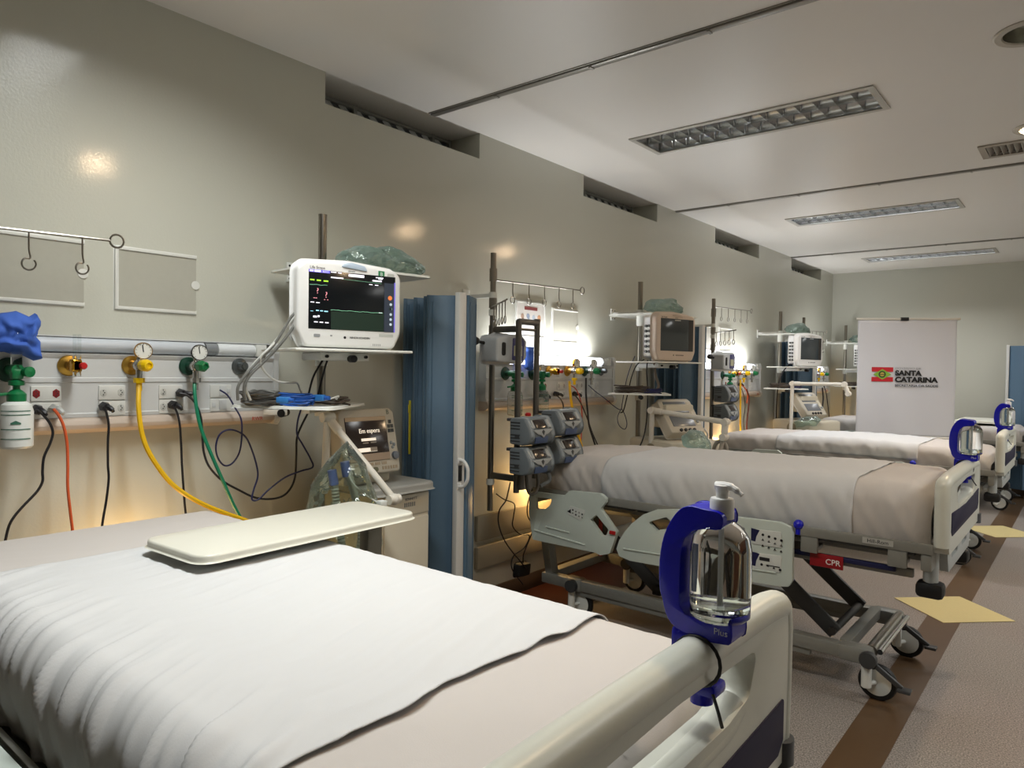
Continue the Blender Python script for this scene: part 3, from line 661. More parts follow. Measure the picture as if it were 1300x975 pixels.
def panel(i, y0, y1, lit):
    t = thing('headwall_panel', 'white bed head panel with sockets on the wall, '+BAY[i], 'bed head panel', (.03, (y0+y1)/2, 1.154), 'bed head panels')
    pr = [(0, 1.21), (.058, 1.21), (.060, 1.222), (.056, 1.226), (.056, 1.329), (.060, 1.332), (.060, 1.345), (.056, 1.348), (.056, 1.412), (.060, 1.418), (.064, 1.428), (.030, 1.432), (.018, 1.486), (.046, 1.486), (.046, 1.491), (0, 1.491)]
    g = G(); g.prism(pr, frame((0, y1, 0), (1, 0, 0), (0, 0, 1)), y1-y0); g.done('panel_body', PANEL, t, ang=.3)
    le = [(0, 1.154), (.05, 1.156), (.074, 1.170), (.078, 1.185), (.072, 1.202), (.058, 1.209), (0, 1.209)]
    g = G(); g.prism(rnd(le, .006, 3), frame((0, y1-.02, 0), (1, 0, 0), (0, 0, 1)), y1-y0-.02); g.done('bumper_ledge', LEDGE, t, ang=.7)
    # lamp channel with lens
    def lens(a, b, m_, nm):
        g = G(); pf = [(.030, 1.433)]+[(.034+.030*sin(q)+.0, 1.433+.052*(1-cos(q))/1.0*.5+.026*0) for q in [k*pi/10 for k in range(1, 10)]]+[(.026, 1.484)]
        g.prism(pf, frame((0, b, 0), (1, 0, 0), (0, 0, 1)), b-a); return g.done(nm, m_, t, ang=.9)
    if lit:
        lens(y0+.06, y1-.16, mat('lit_lens', '#f4f6ff', .4, emit=7), 'lamp_lens'); lens(y1-.15, y1-.06, mat('lens_white', '#d9dcdd', .3), 'reading_lens')
    else:
        lens(y0+.03, y1-.315, mat('lens_grey', '#b9bec4', .25), 'lamp_lens'); lens(y1-.31, y1-.265, mat('lens_dark', '#8f9396', .2, .3), 'lens_joint'); lens(y1-.26, y1-.10, MATS.get('lens_white') or mat('lens_white', '#d9dcdd', .3), 'reading_lens')
    g = G(); g.box((.052, y1-.075, 1.459), (.032, .045, .050), .003); g.box((.069, y1-.075, 1.463), (.004, .006, .006), .001); g.done('lamp_switch', WHITE, t)
    g = G(); g.prism(rnd([(0, 1.150), (.062, 1.150), (.080, 1.175), (.080, 1.20), (.066, 1.22), (.062, 1.42), (.070, 1.45), (.06, 1.49), (0, 1.494)], .008, 3), frame((0, y1+.006, 0), (1, 0, 0), (0, 0, 1)), .022, .003); g.done('end_cap', PANEL, t)
    g = G(); g.text('RWR', frame((.0785, y1-.10, 1.178), (0, 1, 0), (0, 0, 1)), .022); p = g.done('lettering', mat('red_print', '#b0463c', .5), t)
    # socket plates
    sock = mat('socket_white', '#cfcfca', .35); hole = mat('socket_hole', '#2a2a2a', .5)
    for q, (yy, kind) in enumerate(((y1-.86, 'red'), (y1-.655, 'white'), (y1-.448, 'white'), (y1-.250, 'data'))):
        for r in (0, 1):
            z = 1.294-.055*r; mx = wallm_(.055, yy, z)
            g = G(); g.prism(rnd(rect(.088, .050), .003, 2), mx, .007, .0015); pl = g.done('socket_plate', sock, t)
            if kind == 'data':
                g = G(); g.box((.008, 0, .008), (.030, .040, .004), .002, mx); g.box((.032 if r == 0 else -.03, 0, .007), (.014, .018, .004), .001, mx); g.done('data_port', PANEL, pl); continue
            for s in (-1, 1):
                hx = [(.012*cos(a), .0155*sin(a)) for a in [pi/2+k*pi/3 for k in range(6)]]
                g = G(); g.prism([(p[0]+s*.029, p[1]) for p in hx], mx @ M.Translation((0, 0, .0068)), .0015, .0005)
                so = g.done('socket_face', mat('socket_red', '#7c1118', .4) if (kind == 'red' and r == 0) else mat('socket_face_grey', '#b9b9b3', .4), pl)
                g = G()
                for dz in (-.007, 0, .007): g.cyl(mx @ V((s*.029+(.003 if dz == 0 else -.001), dz, .0075)), mx @ V((s*.029+(.003 if dz == 0 else -.001), dz, .0092)), .0022, n=8)
                g.done('pin_holes', hole, so)
    return t
PB = [(.30, 1.70), (3.05, 4.445), (5.95, 7.36), (8.45, 9.80)]
for i, (a, b) in enumerate(PB): panel(i, a, b, i > 0)
GOLD = mat('gold_flange', '#b08a3c', .3, .8); SILV = mat('silver_valve', '#b9b9b6', .2, .9); CLR = mat('clear_acrylic', '#eef2f2', .05, var=0, trans=1, ior=1.2)
def flange(g, y, z, r=.036): g.lathe([(0, .056), (r*.95, .056), (r, .060), (r*.9, .066), (.018, .070), (.016, .10), (0, .10)], (0, y, z), (1, 0, 0), 24, cap=False); return g
def gauge(t, x, y, z, col, r=.030):
    g = G(); g.lathe([(0, -.016), (r*.8, -.016), (r, -.008), (r, .008), (r*.93, .011), (r*.90, .008)], (x, y, z), (1, -.25, 0), 28, cap=False); gg = g.done('gauge', col, t)
    g = G(); g.lathe([(0, .007), (r*.91, .007), (r*.91, .0085), (0, .0085)], (x, y, z), (1, -.25, 0), 28, cap=False); d = g.done('dial', mat('dial_white', '#dcdcd6', .3), gg)
    n = V((1, -.25, 0)).normalized(); u = n.cross(V((0, 0, 1))); c = V((x, y, z))+n*.0095; g = G(); g.bar(c-V((0, 0, r*.15)), c+V((0, 0, r*.72))+u*r*.12, .003, .0015)
    for k in range(11):
        a = radians(225-27*k); e = -u*cos(a)+V((0, 0, sin(a))); g.bar(c+e*r*.72, c+e*r*.85, .0018, .001)
    g.done('dial_marks', PRINT, gg)
def regulator(i, y, z, fl, knobm, gcol, kind, label):
    t = thing('gas_regulator', label, 'gas regulator', (.06, y, z), 'gas regulators on the head panels')
    g = flange(G(), y, z); g.done('flange', fl, t)
    g = G(); g.cyl((.095, y, z), (.135, y, z), .016); g.ball((.118, y, z), .021); g.cyl((.118, y, z-.045), (.118, y, z-.01), .011); g.cyl((.118, y, z), (.118, y, z+.035), .008); g.done('valve', SILV, t)
    gauge(t, .122, y+.012, z+.052, gcol)
    n = 6 if kind == 'hex' else 14
    g = G(); g.lathe([(0, 0), (.014, 0), (.021, .008), (.022, .030), (.016, .044), (.010, .046), (.009, .040), (0, .040)], (.132, y+.004, z), (1, .12, 0), n, cap=False); g.done('knob', knobm, t, ang=.35)
    g = G(); g.cyl((.118, y, z-.062), (.118, y, z-.045), .019, n=10); g.cyl((.118, y, z-.09), (.118, y, z-.06), .010); g.done('hose_nut', knobm if kind != 'hex' else SILV, t)
    return t
def vacuum(i, y, z, label):
    t = thing('vacuum_meter', label, 'vacuum meter', (.06, y, z), 'vacuum meters')
    g = flange(G(), y, z); g.done('flange', GOLD, t)
    g = G(); g.cyl((.09, y, z), (.135, y, z), .017); g.box((.118, y, z), (.034, .034, .044), .008); g.done('body', BRASS, t)
    for k in (-1, 1):
        g = G(); g.cyl((.13, y+k*.007, z-.036), (.13, y+k*.007, z+.105), .0055, n=12); g.done('flow_tube', CLR, t)
    g = G(); g.lathe([(0, 0), (.011, 0), (.012, .012), (.009, .017), (0, .018)], (.142, y+.012, z), (1, 0, 0), 16, cap=False); g.done('knob', RED, t)
    return t
def oxygen(i, y, z, label, bottle):
    t = thing('oxygen_flowmeter', label, 'flowmeter', (.06, y, z), 'oxygen flowmeters')
    g = flange(G(), y, z, .040); g.done('flange', DKGREEN, t)
    g = G(); g.cyl((.09, y, z), (.15, y, z), .018); g.box((.135, y, z-.012), (.036, .034, .035), .008); g.lathe([(0, 0), (.015, 0), (.017, .022), (0, .026)], (.15, y+.02, z-.005), (1, .3, 0), 14, cap=False); g.done('valve', GRN, t)
    g = G(); g.lathe([(0, 0), (.016, 0), (.015, .05), (.013, .112), (.006, .122), (0, .122)], (.135, y, z+.002), n=20, cap=False); g.done('flow_tube', CLR, t)
    g = G(); g.lathe([(0, -.105), (.026, -.105), (.027, -.075), (.018, -.065), (.010, -.06), (.010, -.05), (.022, -.047), (.022, -.034), (.012, -.03), (0, -.03)], (.135, y, z), n=20, cap=False); g.bar((.135, y-.07, z-.078), (.135, y-.02, z-.074), .010, .010, .003); g.done('cap', GRN, t)
    g = G(); g.lathe([(0, -.245), (.040, -.245), (.045, -.238), (.046, -.13), (.040, -.108), (.026, -.098), (0, -.098)], (.135, y, z), n=28, cap=False); b = g.done('humidifier_bottle', bottle, t)
    g = G()
    for k, dz in enumerate((-.128, -.140, -.185, -.215)):
        def f(u, v, dz=dz): a = radians(-75+u*110); return V((.135+.0468*cos(a), y+.0468*sin(a), z+dz+v*.0028))
        g.grid(f, 10, 1)
    def f(u, v): a = radians(-35+u*34); return V((.135+.0468*cos(a), y+.0468*sin(a), z-.168+v*.012*(1-abs(2*u-1)*.6)))
    g.grid(f, 8, 1)
    g.done('bottle_print', mat('green_print', '#3a6a58', .5), b); return t
BOT = mat('frosted_bottle', '#d3d6d2', .35); BOTC = mat('clear_bottle', '#e2e8e4', .08, var=0, trans=.85, ior=1.2)
for i, (a, b) in enumerate(PB):
    nb = BAY[i]
    oxygen(i, b-.965, 1.372, 'green oxygen flowmeter with bottle in the '+nb, BOT if i != 1 else BOTC)
    vacuum(i, b-.792, 1.388, 'brass vacuum meter on the panel of the '+nb)
    regulator(i, b-.588, 1.392, GOLD, YEL, BRASS, 'round', 'yellow knobbed air regulator in the '+nb)
    regulator(i, b-.382, 1.392, DKGREEN, GRN, GLOSSB if i == 0 else SILV, 'hex', 'green knobbed oxygen regulator in the '+nb)
    g = flange(G(), b-.170, 1.394, .034); g.cyl((.09, b-.170, 1.394), (.105, b-.170, 1.394), .012); tag(g.done('gas_outlet', mat('steel_outlet', '#6a6f70', .3, .8), loc=(.06, b-.170, 1.394)), 'bare steel gas outlet at the panel end, '+nb, 'gas outlet', 'bare gas outlets')
oxygen(1, PB[1][0]+.17, 1.372, 'second flowmeter with clear bottle, second bay, behind the pole', BOTC)
# A4 holders on the wall
def holder(y0, z0, label, sheet=False):
    t = thing('document_holder', label, 'document holder', (.006, y0+.15, z0), 'empty document holders' if not sheet else None)
    g = G(); w, h = .302, .229; mx = wallm_(.0, y0+w/2, z0+h/2)
    g.prism([(w/2, h/2), (-w/2, h/2), (-w/2, -h/2), (w/2, -h/2), (w/2, -h/2+.012), (-w/2+.013, -h/2+.012), (-w/2+.013, h/2-.012), (w/2, h/2-.012)][::-1], mx, .009, .003) if not sheet else g.prism([(w/2, h/2), (-w/2, h/2), (-w/2, -h/2), (w/2, -h/2)][::-1], mx, .009, .003, [[(w/2-.013, h/2-.012), (-w/2+.013, h/2-.012), (-w/2+.013, -h/2+.012), (w/2-.013, -h/2+.012)]])
    g.done('frame', mat('holder_white', '#d6d6d0', .35), t)
    g = G(); g.prism([(-w/2+.008, -h/2+.008), (w/2-.001, -h/2+.008), (w/2-.001, h/2-.008), (-w/2+.008, h/2-.008)], mx @ M.Translation((0, 0, .002)), .0015); g.done('backing', mat('holder_backing', '#aeaca0', .2), t)
    if sheet:
        g = G(); g.prism(rect(.27, .20), mx @ M.Translation((0, 0, .0045)), .0008); p = g.done('notice_sheet', mat('paper', '#cfcbc4', .6), t); p['label'] = 'printed notice with red heading and four pictures'
        g = G(); g.box((-.0, .070, .006), (.13, .020, .0008), 0, mx); g.done('heading', mat('maroon_print', '#7d3a38', .6), p)
        for k, (c_, dy) in enumerate((('#a58a78', 0), ('#8a95a6', .004), ('#a9b3be', -.002), ('#b98a66', 0))):
            g = G(); g.prism(circ(.017, 9, -.085+.057*k, .018+dy), mx @ M.Translation((0, 0, .0053)), .0008); g.prism(circ(.011, 7, -.078+.057*k, .0), mx @ M.Translation((0, 0, .0053)), .0008); g.done('picture', mat('pict%d' % k, c_, .6), p)
    else:
        g = G(); g.prism(circ(.017, 16, w/2-.004, 0), mx @ M.Translation((0, 0, .004)), .002); g.done('thumb_notch', MATS['holder_white'], t)
for i, ((ya, yb)) in enumerate(((.672, 1.074), (3.374, 3.750), (6.03, 6.42))):
    holder(ya, 1.595 if i else 1.596, 'left empty white document holder, nearest bay' if i == 0 else 'document holder with a picture notice, behind the steel frame' if i == 1 else 'left document holder above the third panel', i == 1)
    holder(yb, 1.575 if i == 1 else 1.595, 'empty white document holder '+('right of its pair, nearest bay', 'right of the picture notice, second bay', 'right of its pair, third bay')[i])
# blue gown bundles
BLUEC = mat('blue_cloth', '#3a5fb4', .8, var=.05, scale=14, bump=.2, bscale=60)
g = G(); pl = [(0, 397), (20, 395), (35, 402), (43, 398), (47, 405), (46, 426), (44, 430), (49, 436), (50, 456), (40, 457), (26, 451), (0, 448), (-25, 445), (-28, 405)]
pts = [onx(x, y, .09) for x, y in pl]; g = puff(G(), [(p.y, p.z) for p in pts], wallm_(.10, 0, 0), .055, .022, 12, 3, freq=22)
tag(g.done('blue_gown', BLUEC, loc=(.1, .74, 1.43), ang=1.4), 'crumpled blue gown hung over the flowmeter, nearest bay', 'gown', 'blue gowns on flowmeters')
for i, pl in ((1, [(667, 440), (679, 440), (680, 452), (678, 469), (672, 471), (666, 468)]), (2, [(906, 449), (914, 449), (918, 456), (919, 465), (914, 468), (906, 468)])):
    pts = [onx(x, y, .10) for x, y in pl]; g = puff(G(), [(p.y, p.z) for p in pts], wallm_(.10, 0, 0), .04, .015, 8, 5+i, freq=24)
    c = sum(pts, V())/len(pts); tag(g.done('blue_gown', BLUEC, loc=c, ang=1.4), 'folded blue cloth hanging at the panel of the '+BAY[i], 'gown', 'blue gowns on flowmeters')
# bed-head night lights near the wall foot
for i, (y, z) in enumerate(((1.10, .62), (3.60, .640), (6.60, .72), (9.35, .70))):
    t = thing('night_light', 'glowing warm night light low on the wall, '+BAY[i], 'night light', (.03, y, z), 'warm night lights')
    g = G(); g.box((.022, y, z), (.040, .07, .11), .008); g.done('housing', mat('night_housing', '#c9b796', .4), t)
    g = G(); g.ball((.062, y, z), .030, (.7, .9, 1.3)); g.done('globe', mat('lit_globe', '#ffc36a', .4, emit=26), t)
# ================================================================== MONITOR COLUMNS
COLX = .235; YP = [1.80, 4.50, 7.43, 9.93]
TEAL = film('teal_film', '#dcebe6', .10, .08, 30, 1.0)
def plate4(g, y, z):
    g.box((.004, y, z), (.008, .055, .09), .002)
def column(i, yp, zfoot=.66):
    t = thing('monitor_stand', 'steel monitor stand with white shelves in the '+BAY[i], 'monitor stand', (COLX, yp, .66), 'monitor stands on the wall')
    x = COLX
    g = G(); g.cyl((x, yp, zfoot), (x, yp, 2.03), .0175, n=20); g.cyl((x, yp, 2.028), (x, yp, 2.034), .0185, n=20); g.done('pole', STEEL, t)
    for z in (1.81,):
        g = G(); g.box((.004, yp+.01, z), (.008, .06, .085), .002); g.box((x/2, yp+.01, z), (x, .018, .030), .003); g.cyl((x, yp, z-.085), (x, yp, z+.025), .026, n=20); b = g.done('wall_bracket', WHITE, t)
        g = G()
        for dy in (-.018, .018):
            for dz in (-.028, .028): g.cyl((.007, yp+.01+dy, z+dz), (.0095, yp+.01+dy, z+dz), .005, n=8)
        g.done('bracket_screw', BLACK, b)
    # upper shelf
    g = G(); g.prism(rnd([(.05, yp-.13), (.42, yp-.16), (.50, yp+.38), (.05, yp+.42)], .02, 3), M.Translation((0, 0, 1.790)), .010, .003); g.cyl((x, yp, 1.72), (x, yp, 1.75), .024); g.done('upper_shelf', WHITE, t)
    R = M.Rotation(radians(-13.7), 4, 'Z')
    mm = M.Translation((.43, yp-.065, 1.459)) @ R
    g = G(); g.box((0, 0, 0), (.38, .47, .010), .004, mm); g.box((-.02, 0, -.022), (.20, .20, .030), .004, mm); g.cyl((x, yp, 1.40), (x, yp, 1.47), .026); g.bar((x, yp, 1.43), mm @ V((0, 0, -.025)), .03, .025); s_ = g.done('monitor_shelf', WHITE, t)
    g = G(); p = mm @ V((.08, .02, -.03)); q = mm @ V((.115, .02, -.03)); g.cyl(p, q, .014); p2 = mm @ V((.085, -.08, -.022)); g.cyl(p2, p2+V((.012, -.003, 0)), .006); p2 = mm @ V((.085, .08, -.022)); g.cyl(p2, p2+V((.012, -.003, 0)), .006); g.done('shelf_knob', BLACK, s_)
    # lower shelf
    pl = [(.22, yp-.405), (.605, yp-.222), (.38, yp+.12), (.11, yp+.02)]
    g = G(); g.prism(rnd(pl, .03, 4), M.Translation((0, 0, 1.238)), .010, .003); g.cyl((x, yp, 1.19), (x, yp, 1.25), .026); g.bar((x, yp, 1.222), (.36, yp-.16, 1.222), .03, .022); s_ = g.done('lower_shelf', WHITE, t)
    g = G(); g.cyl((.402, yp-.275, 1.224), (.43, yp-.315, 1.222), .015); g.done('shelf_knob', BLACK, s_)
    return t
for i, yp in enumerate(YP): column(i, yp, 1.19 if i == 0 else .66)
# teal plastic-wrapped kit on each upper shelf
bagp = [(-.16, 0), (-.13, .05), (-.06, .085), (.02, .07), (.09, .095), (.17, .105), (.25, .07), (.31, .05), (.35, .008), (.30, -.004), (0, -.004)]
for i, yp in enumerate(YP):
    g = puff(G(), bagp, frame((.365, yp+(.12 if i == 0 else .02), 1.815), (-.10, 1, 0), (0, 0, 1)), .10, .035, 10, 11+i, .7, 16)
    tag(g.done('plastic_bag', TEAL, loc=(.32, yp+.16, 1.80), ang=1.6), 'crumpled clear teal plastic bag on the top shelf, '+BAY[i], 'plastic bag', 'plastic bags on top shelves')
# ---------------- patient monitors
def monitor(i, cx, cy, z, ang, lit, label, w=.42, h=.318, dep=.13, case=None):
    t = thing('patient_monitor', label, 'patient monitor', (cx, cy, z), 'patient monitors')
    case = case or mat('monitor_case', '#dcdcda', .35, var=.01)
    mm = M.Translation((cx, cy, z)) @ M.Rotation(ang, 4, 'Z') @ frame((0, 0, 0), (0, 1, 0), (0, 0, 1))   # local x right, y up, z toward viewer
    g = G(); out = rnd([(-w/2+.03, 0), (w/2-.03, 0), (w/2, .06), (w/2-.002, h-.035), (w/2-.03, h-.01), (0, h+.004), (-w/2+.03, h-.006), (-w/2, h-.03), (-w/2+.0, .06)], [.03, .03, .06, .03, .03, .3, .03, .03, .06], 6)
    g.prism(out, mm @ M.Translation((0, 0, -.045)), .045, .012, seg=3); cs = g.done('bezel', case, t)
    g = G(); g.prism(rnd(rect(w-.03, h-.03, 0, h/2+.005), .02), mm @ M.Translation((0, 0, -.056)), .014, .003); g.done('side_band', mat('violet_band', '#5a5c9c', .35), t)
    g = G(); g.prism(rnd(rect(w-.05, h-.05, 0, h/2+.004), .02), mm @ M.Translation((0, 0, -dep)), dep-.05, .008)
    g.prism(rnd(rect(.22, .03, 0, .017), .006), mm @ M.Translation((0, 0, -.12)), .10, .004); hs = g.done('rear_housing', mat('monitor_case', '#dcdcda', .35, var=.01), t)
    if not lit or i:
        g = G()
        for k in range(6):
            for j in range(2): g.cyl(mm @ V((-w/2+.024, .06+.034*k, -.075-.03*j)), mm @ V((-w/2+.010, .06+.034*k, -.075-.03*j)), .009, n=10)
        g.done('cable_sockets', DGREY, hs)
    sx0, sx1, sy0, sy1 = -w/2+.042, w/2-.028, .066, h-.036
    g = G(); g.prism([(sx0, sy0), (sx1, sy0), (sx1, sy1), (sx0, sy1)], mm @ M.Translation((0, 0, -.002)), .0035, .0008)
    sc = g.done('screen', mat('lit_screen', '#0c0f12', .18, emit=.35) if lit else mat('off_screen', '#3e4346', .12, var=.03), t)
    SM = mm @ M.Translation((0, 0, .0018))
    W_, H_ = sx1-sx0, sy1-sy0
    def U(u, v): return (sx0+u*W_, sy1-v*H_)
    def strip(g, u0, u1, v0, v1): a = U(u0, v0); b = U(u1, v1); g.box(((a[0]+b[0])/2, (a[1]+b[1])/2, 0), (abs(b[0]-a[0]), abs(b[1]-a[1]), .0006), 0, SM)
    def em(n, c, e=1.0): return mat(n, c, .5, var=0, emit=e)
    if lit:
        g = G(); [strip(g, *q) for q in ((0, .23, .0, .045), (.985, 1, .1, 1))]; g.done('violet_bars', em('scr_violet', '#6a62c8', .5), sc)
        g = G(); [strip(g, *q) for q in ((.01, .05, .01, .035), (.06, .13, .008, .038), (.15, .22, .008, .038), (.44, .62, .02, .065), (.24, .30, .01, .025), (.32, .36, .012, .028), (.24, .38, .098, .118), (.76, .85, .03, .045), (.79, .84, .05, .066), (.72, .83, .085, .110), (.68, .72, .165, .178), (.75, .79, .168, .181), (.02, .06, .545, .56), (.08, .12, .55, .563), (.05, .09, .78, .81), (.10, .12, .77, .80), (.06, .10, .875, .892), (.12, .16, .878, .895), (.18, .22, .88, .897), (.80, .84, .655, .668))]; g.done('white_readouts', em('scr_white', '#e9e6f2', .9), sc)
        g = G(); [strip(g, *q) for q in ((.015, .06, .165, .185), (.085, .13, .168, .188), (.16, .21, .17, .19))]; g.done('green_dashes', em('scr_lime', '#a6f23a', .9), sc)
        g = G(); g.tube([SM @ V((*U(u, .665+.004*sin(u*37)+.003*sin(u*91)), .0008)) for u in [.24+k*.0305 for k in range(21)]], .0007, 5, 2); g.tube([SM @ V((*U(u, .105+.04*u), .0008)) for u in (.38, .6, .83)], .0004, 5, 0); g.tube([SM @ V((*U(u, .255+.006*sin(u*60)), .0008)) for u in (.01, .05, .09, .13, .17, .2)], .0006, 5, 2); g.done('trace', em('scr_trace', '#7fbf9a', .7), sc)
        g = G(); g.text('?', SM @ M.Translation((*U(.19, .42), 0)), .030); g.text('?', SM @ M.Translation((*U(.095, .36), 0)), .028); g.text('--', SM @ M.Translation((*U(.07, .47), 0)), .024); g.text('- -', SM @ M.Translation((*U(.19, .49), 0)), .02); g.done('red_readouts', em('scr_pink', '#d98a90', .8), sc)
        g = G(); [strip(g, *q) for q in ((.08, .11, .68, .697), (.125, .155, .685, .70), (.17, .21, .688, .705), (.02, .05, .70, .707))]; g.done('cyan_readouts', em('scr_cyan', '#9adcf2', .9), sc)
        g = G(); strip(g, .865, .985, .12, 1); g.done('key_strip', em('scr_slate', '#2b3340', .35), sc)
        g = G(); p = U(.935, .385); g.prism(circ(.009, 12, *p), SM @ M.Translation((0, 0, .0005)), .0006); g.done('orange_key', em('scr_orange', '#c8703a', .7), sc)
        g = G()
        for v in (.50, .58, .68, .77, .86): p = U(.945, v); g.prism(circ(.0055, 10, *p), SM @ M.Translation((0, 0, .0005)), .0006)
        g.done('screen_keys', em('scr_key', '#a7b4bd', .6), sc)
        g = G(); p = U(.94, .58); g.prism(circ(.006, 10, *p), SM @ M.Translation((0, 0, .0009)), .0006); strip(g, .245, .86, .685, .995); g.done('green_field', em('scr_dkgreen', '#10231a', .5), sc)
    else:
        g = G(); strip(g, .42, .60, .03, .06); g.done('header_mark', mat('dim_white', '#a9adab', .5), sc)
        g = G(); strip(g, .86, 1, .02, 1); g.done('key_strip', mat('dim_strip', '#2c2624', .3), sc)
    # alarm lamp, badges, keys, lettering
    g = G(); g.prism(rnd([(-.045, h-.016), (.065, h-.026), (.05, h-.006), (.0, h+.002), (-.03, h-.004)], .008), mm @ M.Translation((0, 0, -.004)), .009, .003); g.done('alarm_lamp', mat('alarm_lamp', '#b3c3d4', .25) if lit else case, t)
    g = G(); g.text('Life Scope', mm @ M.Translation((-w/2+.075, h-.028, .0)), .014); g.text('NIHON KOHDEN', mm @ M.Translation((.035, .038, .0)), .0105, bold=.0002); g.prism(circ(.0055, 6, -.026, .038), mm, .0006); g.text('BSM-6501', mm @ M.Translation((.0, h-.030, 0)), .007); g.done('lettering', PRINT, cs)
    if not lit: return t
    g = G(); g.prism(rnd(rect(.026, .026, .122, h-.030), .002), mm, .0012); bd = g.done('green_badge', mat('badge_green', '#2d7a4d', .4), cs)
    g = G(); g.text('B', mm @ M.Translation((.122, h-.030, .0012)), .020); g.done('badge_lettering', mat('badge_white', '#dfe6e0', .4), bd)
    g = G(); g.prism(rnd(rect(.030, .016, .162, h-.032), .007), mm, .0012); g.prism(rnd(rect(.06, .011, .145, .052), .002), mm, .0008); g.done('badge', mat('badge_grey', '#b7bab4', .4), cs)
    g = G(); g.prism(rnd(rect(.024, .011, -.135, .042), .004), mm, .0014); g.box((-.08, .043, .0005), (.008, .005, .001), 0, mm)
    for k in range(6): g.box((.09+k*.006, .014, .0005), (.002, .008, .001), 0, mm)
    g.done('keys', mat('key_grey', '#8a8d8f', .4), cs)
    return t
MA = radians(-13.7)
monitor(0, .575, 1.690, 1.470, MA, True, 'lit patient monitor with black screen, nearest bay')
BEIGE = mat('monitor_beige', '#c4b4a6', .4, var=.015)
for i in (1, 2, 3):
    monitor(i, .575, YP[i]-.11, 1.470, MA+radians(-4 if i > 1 else 0), False, 'switched off patient monitor in the '+BAY[i], w=.40, case=BEIGE if i == 1 else None)
# ================================================================== IV POLES, HOOK RAILS, PUMPS
IVX = .205; IVY = [.13, 2.93, 5.83, 8.29]
def hookrail(t, a, b, n, z_off=.10, ring=True, near=.18):
    a, b = V(a), V(b); d = (b-a).normalized(); side = d.cross(V((0, 0, 1)))
    g = G(); pts = [a, b]
    g.cyl(a, b, .0045, n=8)
    if ring: g.tube([b+d*(.022*(1-cos(q)))+V((0, 0, .022*sin(q))) for q in [k*2*pi/14 for k in range(14)]], .0035, 6, 1, True)
    r = g.done('hook_rail', STEEL, t)
    L = (b-a).length
    for k in range(n):
        p = a.lerp(b, near+(1-near-.10)*k/max(1, n-1))
        g = G(); R_ = .019; c = p+V((0, 0, -z_off)); 
        g.tube([p, p+V((0, 0, -.055)), c+d*.004+V((0, 0, R_*.95))]+[c+d*(-R_*sin(q))+V((0, 0, R_*cos(q))) for q in [.5+k2*.55 for k2 in range(10)]], .0028, 6, 3); g.done('hook', STEEL, r)
def ivstation(i, y, label, frame_=True, railz=1.885):
    t = thing('iv_pole', label, 'drip pole', (IVX, y, .62), 'wall drip poles')
    x = IVX
    g = G(); g.cyl((x, y, .62), (x, y, 2.03), .0165, n=20); g.cyl((x, y, 1.985-.11), (x, y, 1.945), .0215, n=20); g.cyl((x, y, 1.73), (x, y, 1.785), .022, n=20); g.cyl((x, y, 1.585), (x, y, 1.635), .021, n=20); g.done('pole', STEEL, t)
    for z in (1.80, 1.705, .78):
        g = G(); g.cyl((x, y, z-.016), (x, y, z+.016), .0225, n=20)
        if z == 1.80:
            g.box((.004, y, z), (.008, .055, .085), .002); g.box((x/2, y, z), (x, .014, .022), .002)
            for dy in (-.017, .017):
                for dz in (-.028, .028): g.cyl((.007, y+dy, z+dz), (.010, y+dy, z+dz), .0045, n=8)
        g.done('wall_bracket', WHITE, t)
    hookrail(t, (x, y+.02, railz), (x+.0, y+.85, railz+.022), 5)
    hookrail(t, (x+.01, y-.02, 1.735), (x+.30, y-.24, 1.742), 5, .095, False, .15)
    if frame_:
        fx, f0, f1 = .385, y+.005, y+.165
        g = G(); g.tube([(fx, f0, .74), (fx, f0, 1.0), (fx, f0, 1.60), (fx, f0, 1.648), (fx, f0+.02, 1.652), (fx, f1-.02, 1.652), (fx, f1, 1.648), (fx, f1, 1.60), (fx, f1, .80)], .0165, 12, 3)
        g.bar((x, y, 1.612), (fx, f0, 1.612), .024, .034, .004); g.bar((x, y, .815), (fx, f0, .815), .024, .034, .004); g.bar((fx, f0, 1.612), (fx, f1, 1.612), .014, .014, .003)
        g.tube([(fx+.04, f0+.03, .86), (fx+.05, f0+.03, .78), (fx+.05, f0+.055, .735), (fx+.05, f0+.10, .735), (fx+.05, f0+.125, .78), (fx+.04, f0+.125, .86)], .010, 10, 5)
        g.cyl((fx+.03, f0+.0, .76), (fx+.03, f0+.0, .86), .017); g.done('pump_frame', mat('frame_steel', '#6f6b64', .35, .85), t)
        g = G(); g.tube([(fx+.02, f1+.02, .90), (fx+.06, f1+.06, .80), (fx+.04, f1+.0, .76)], .011, 8); g.done('carry_handle', MGREY, t)
    return t
ivstation(0, IVY[0], 'drip pole whose hook rail enters at the left edge', False, 1.785)
ivstation(1, IVY[1], 'steel drip pole holding the grey infusion pumps')
ivstation(2, IVY[2], 'steel drip pole between second and third bays', False, 1.965)
ivstation(3, IVY[3], 'farthest steel drip pole, between third and last bays', False, 1.885)
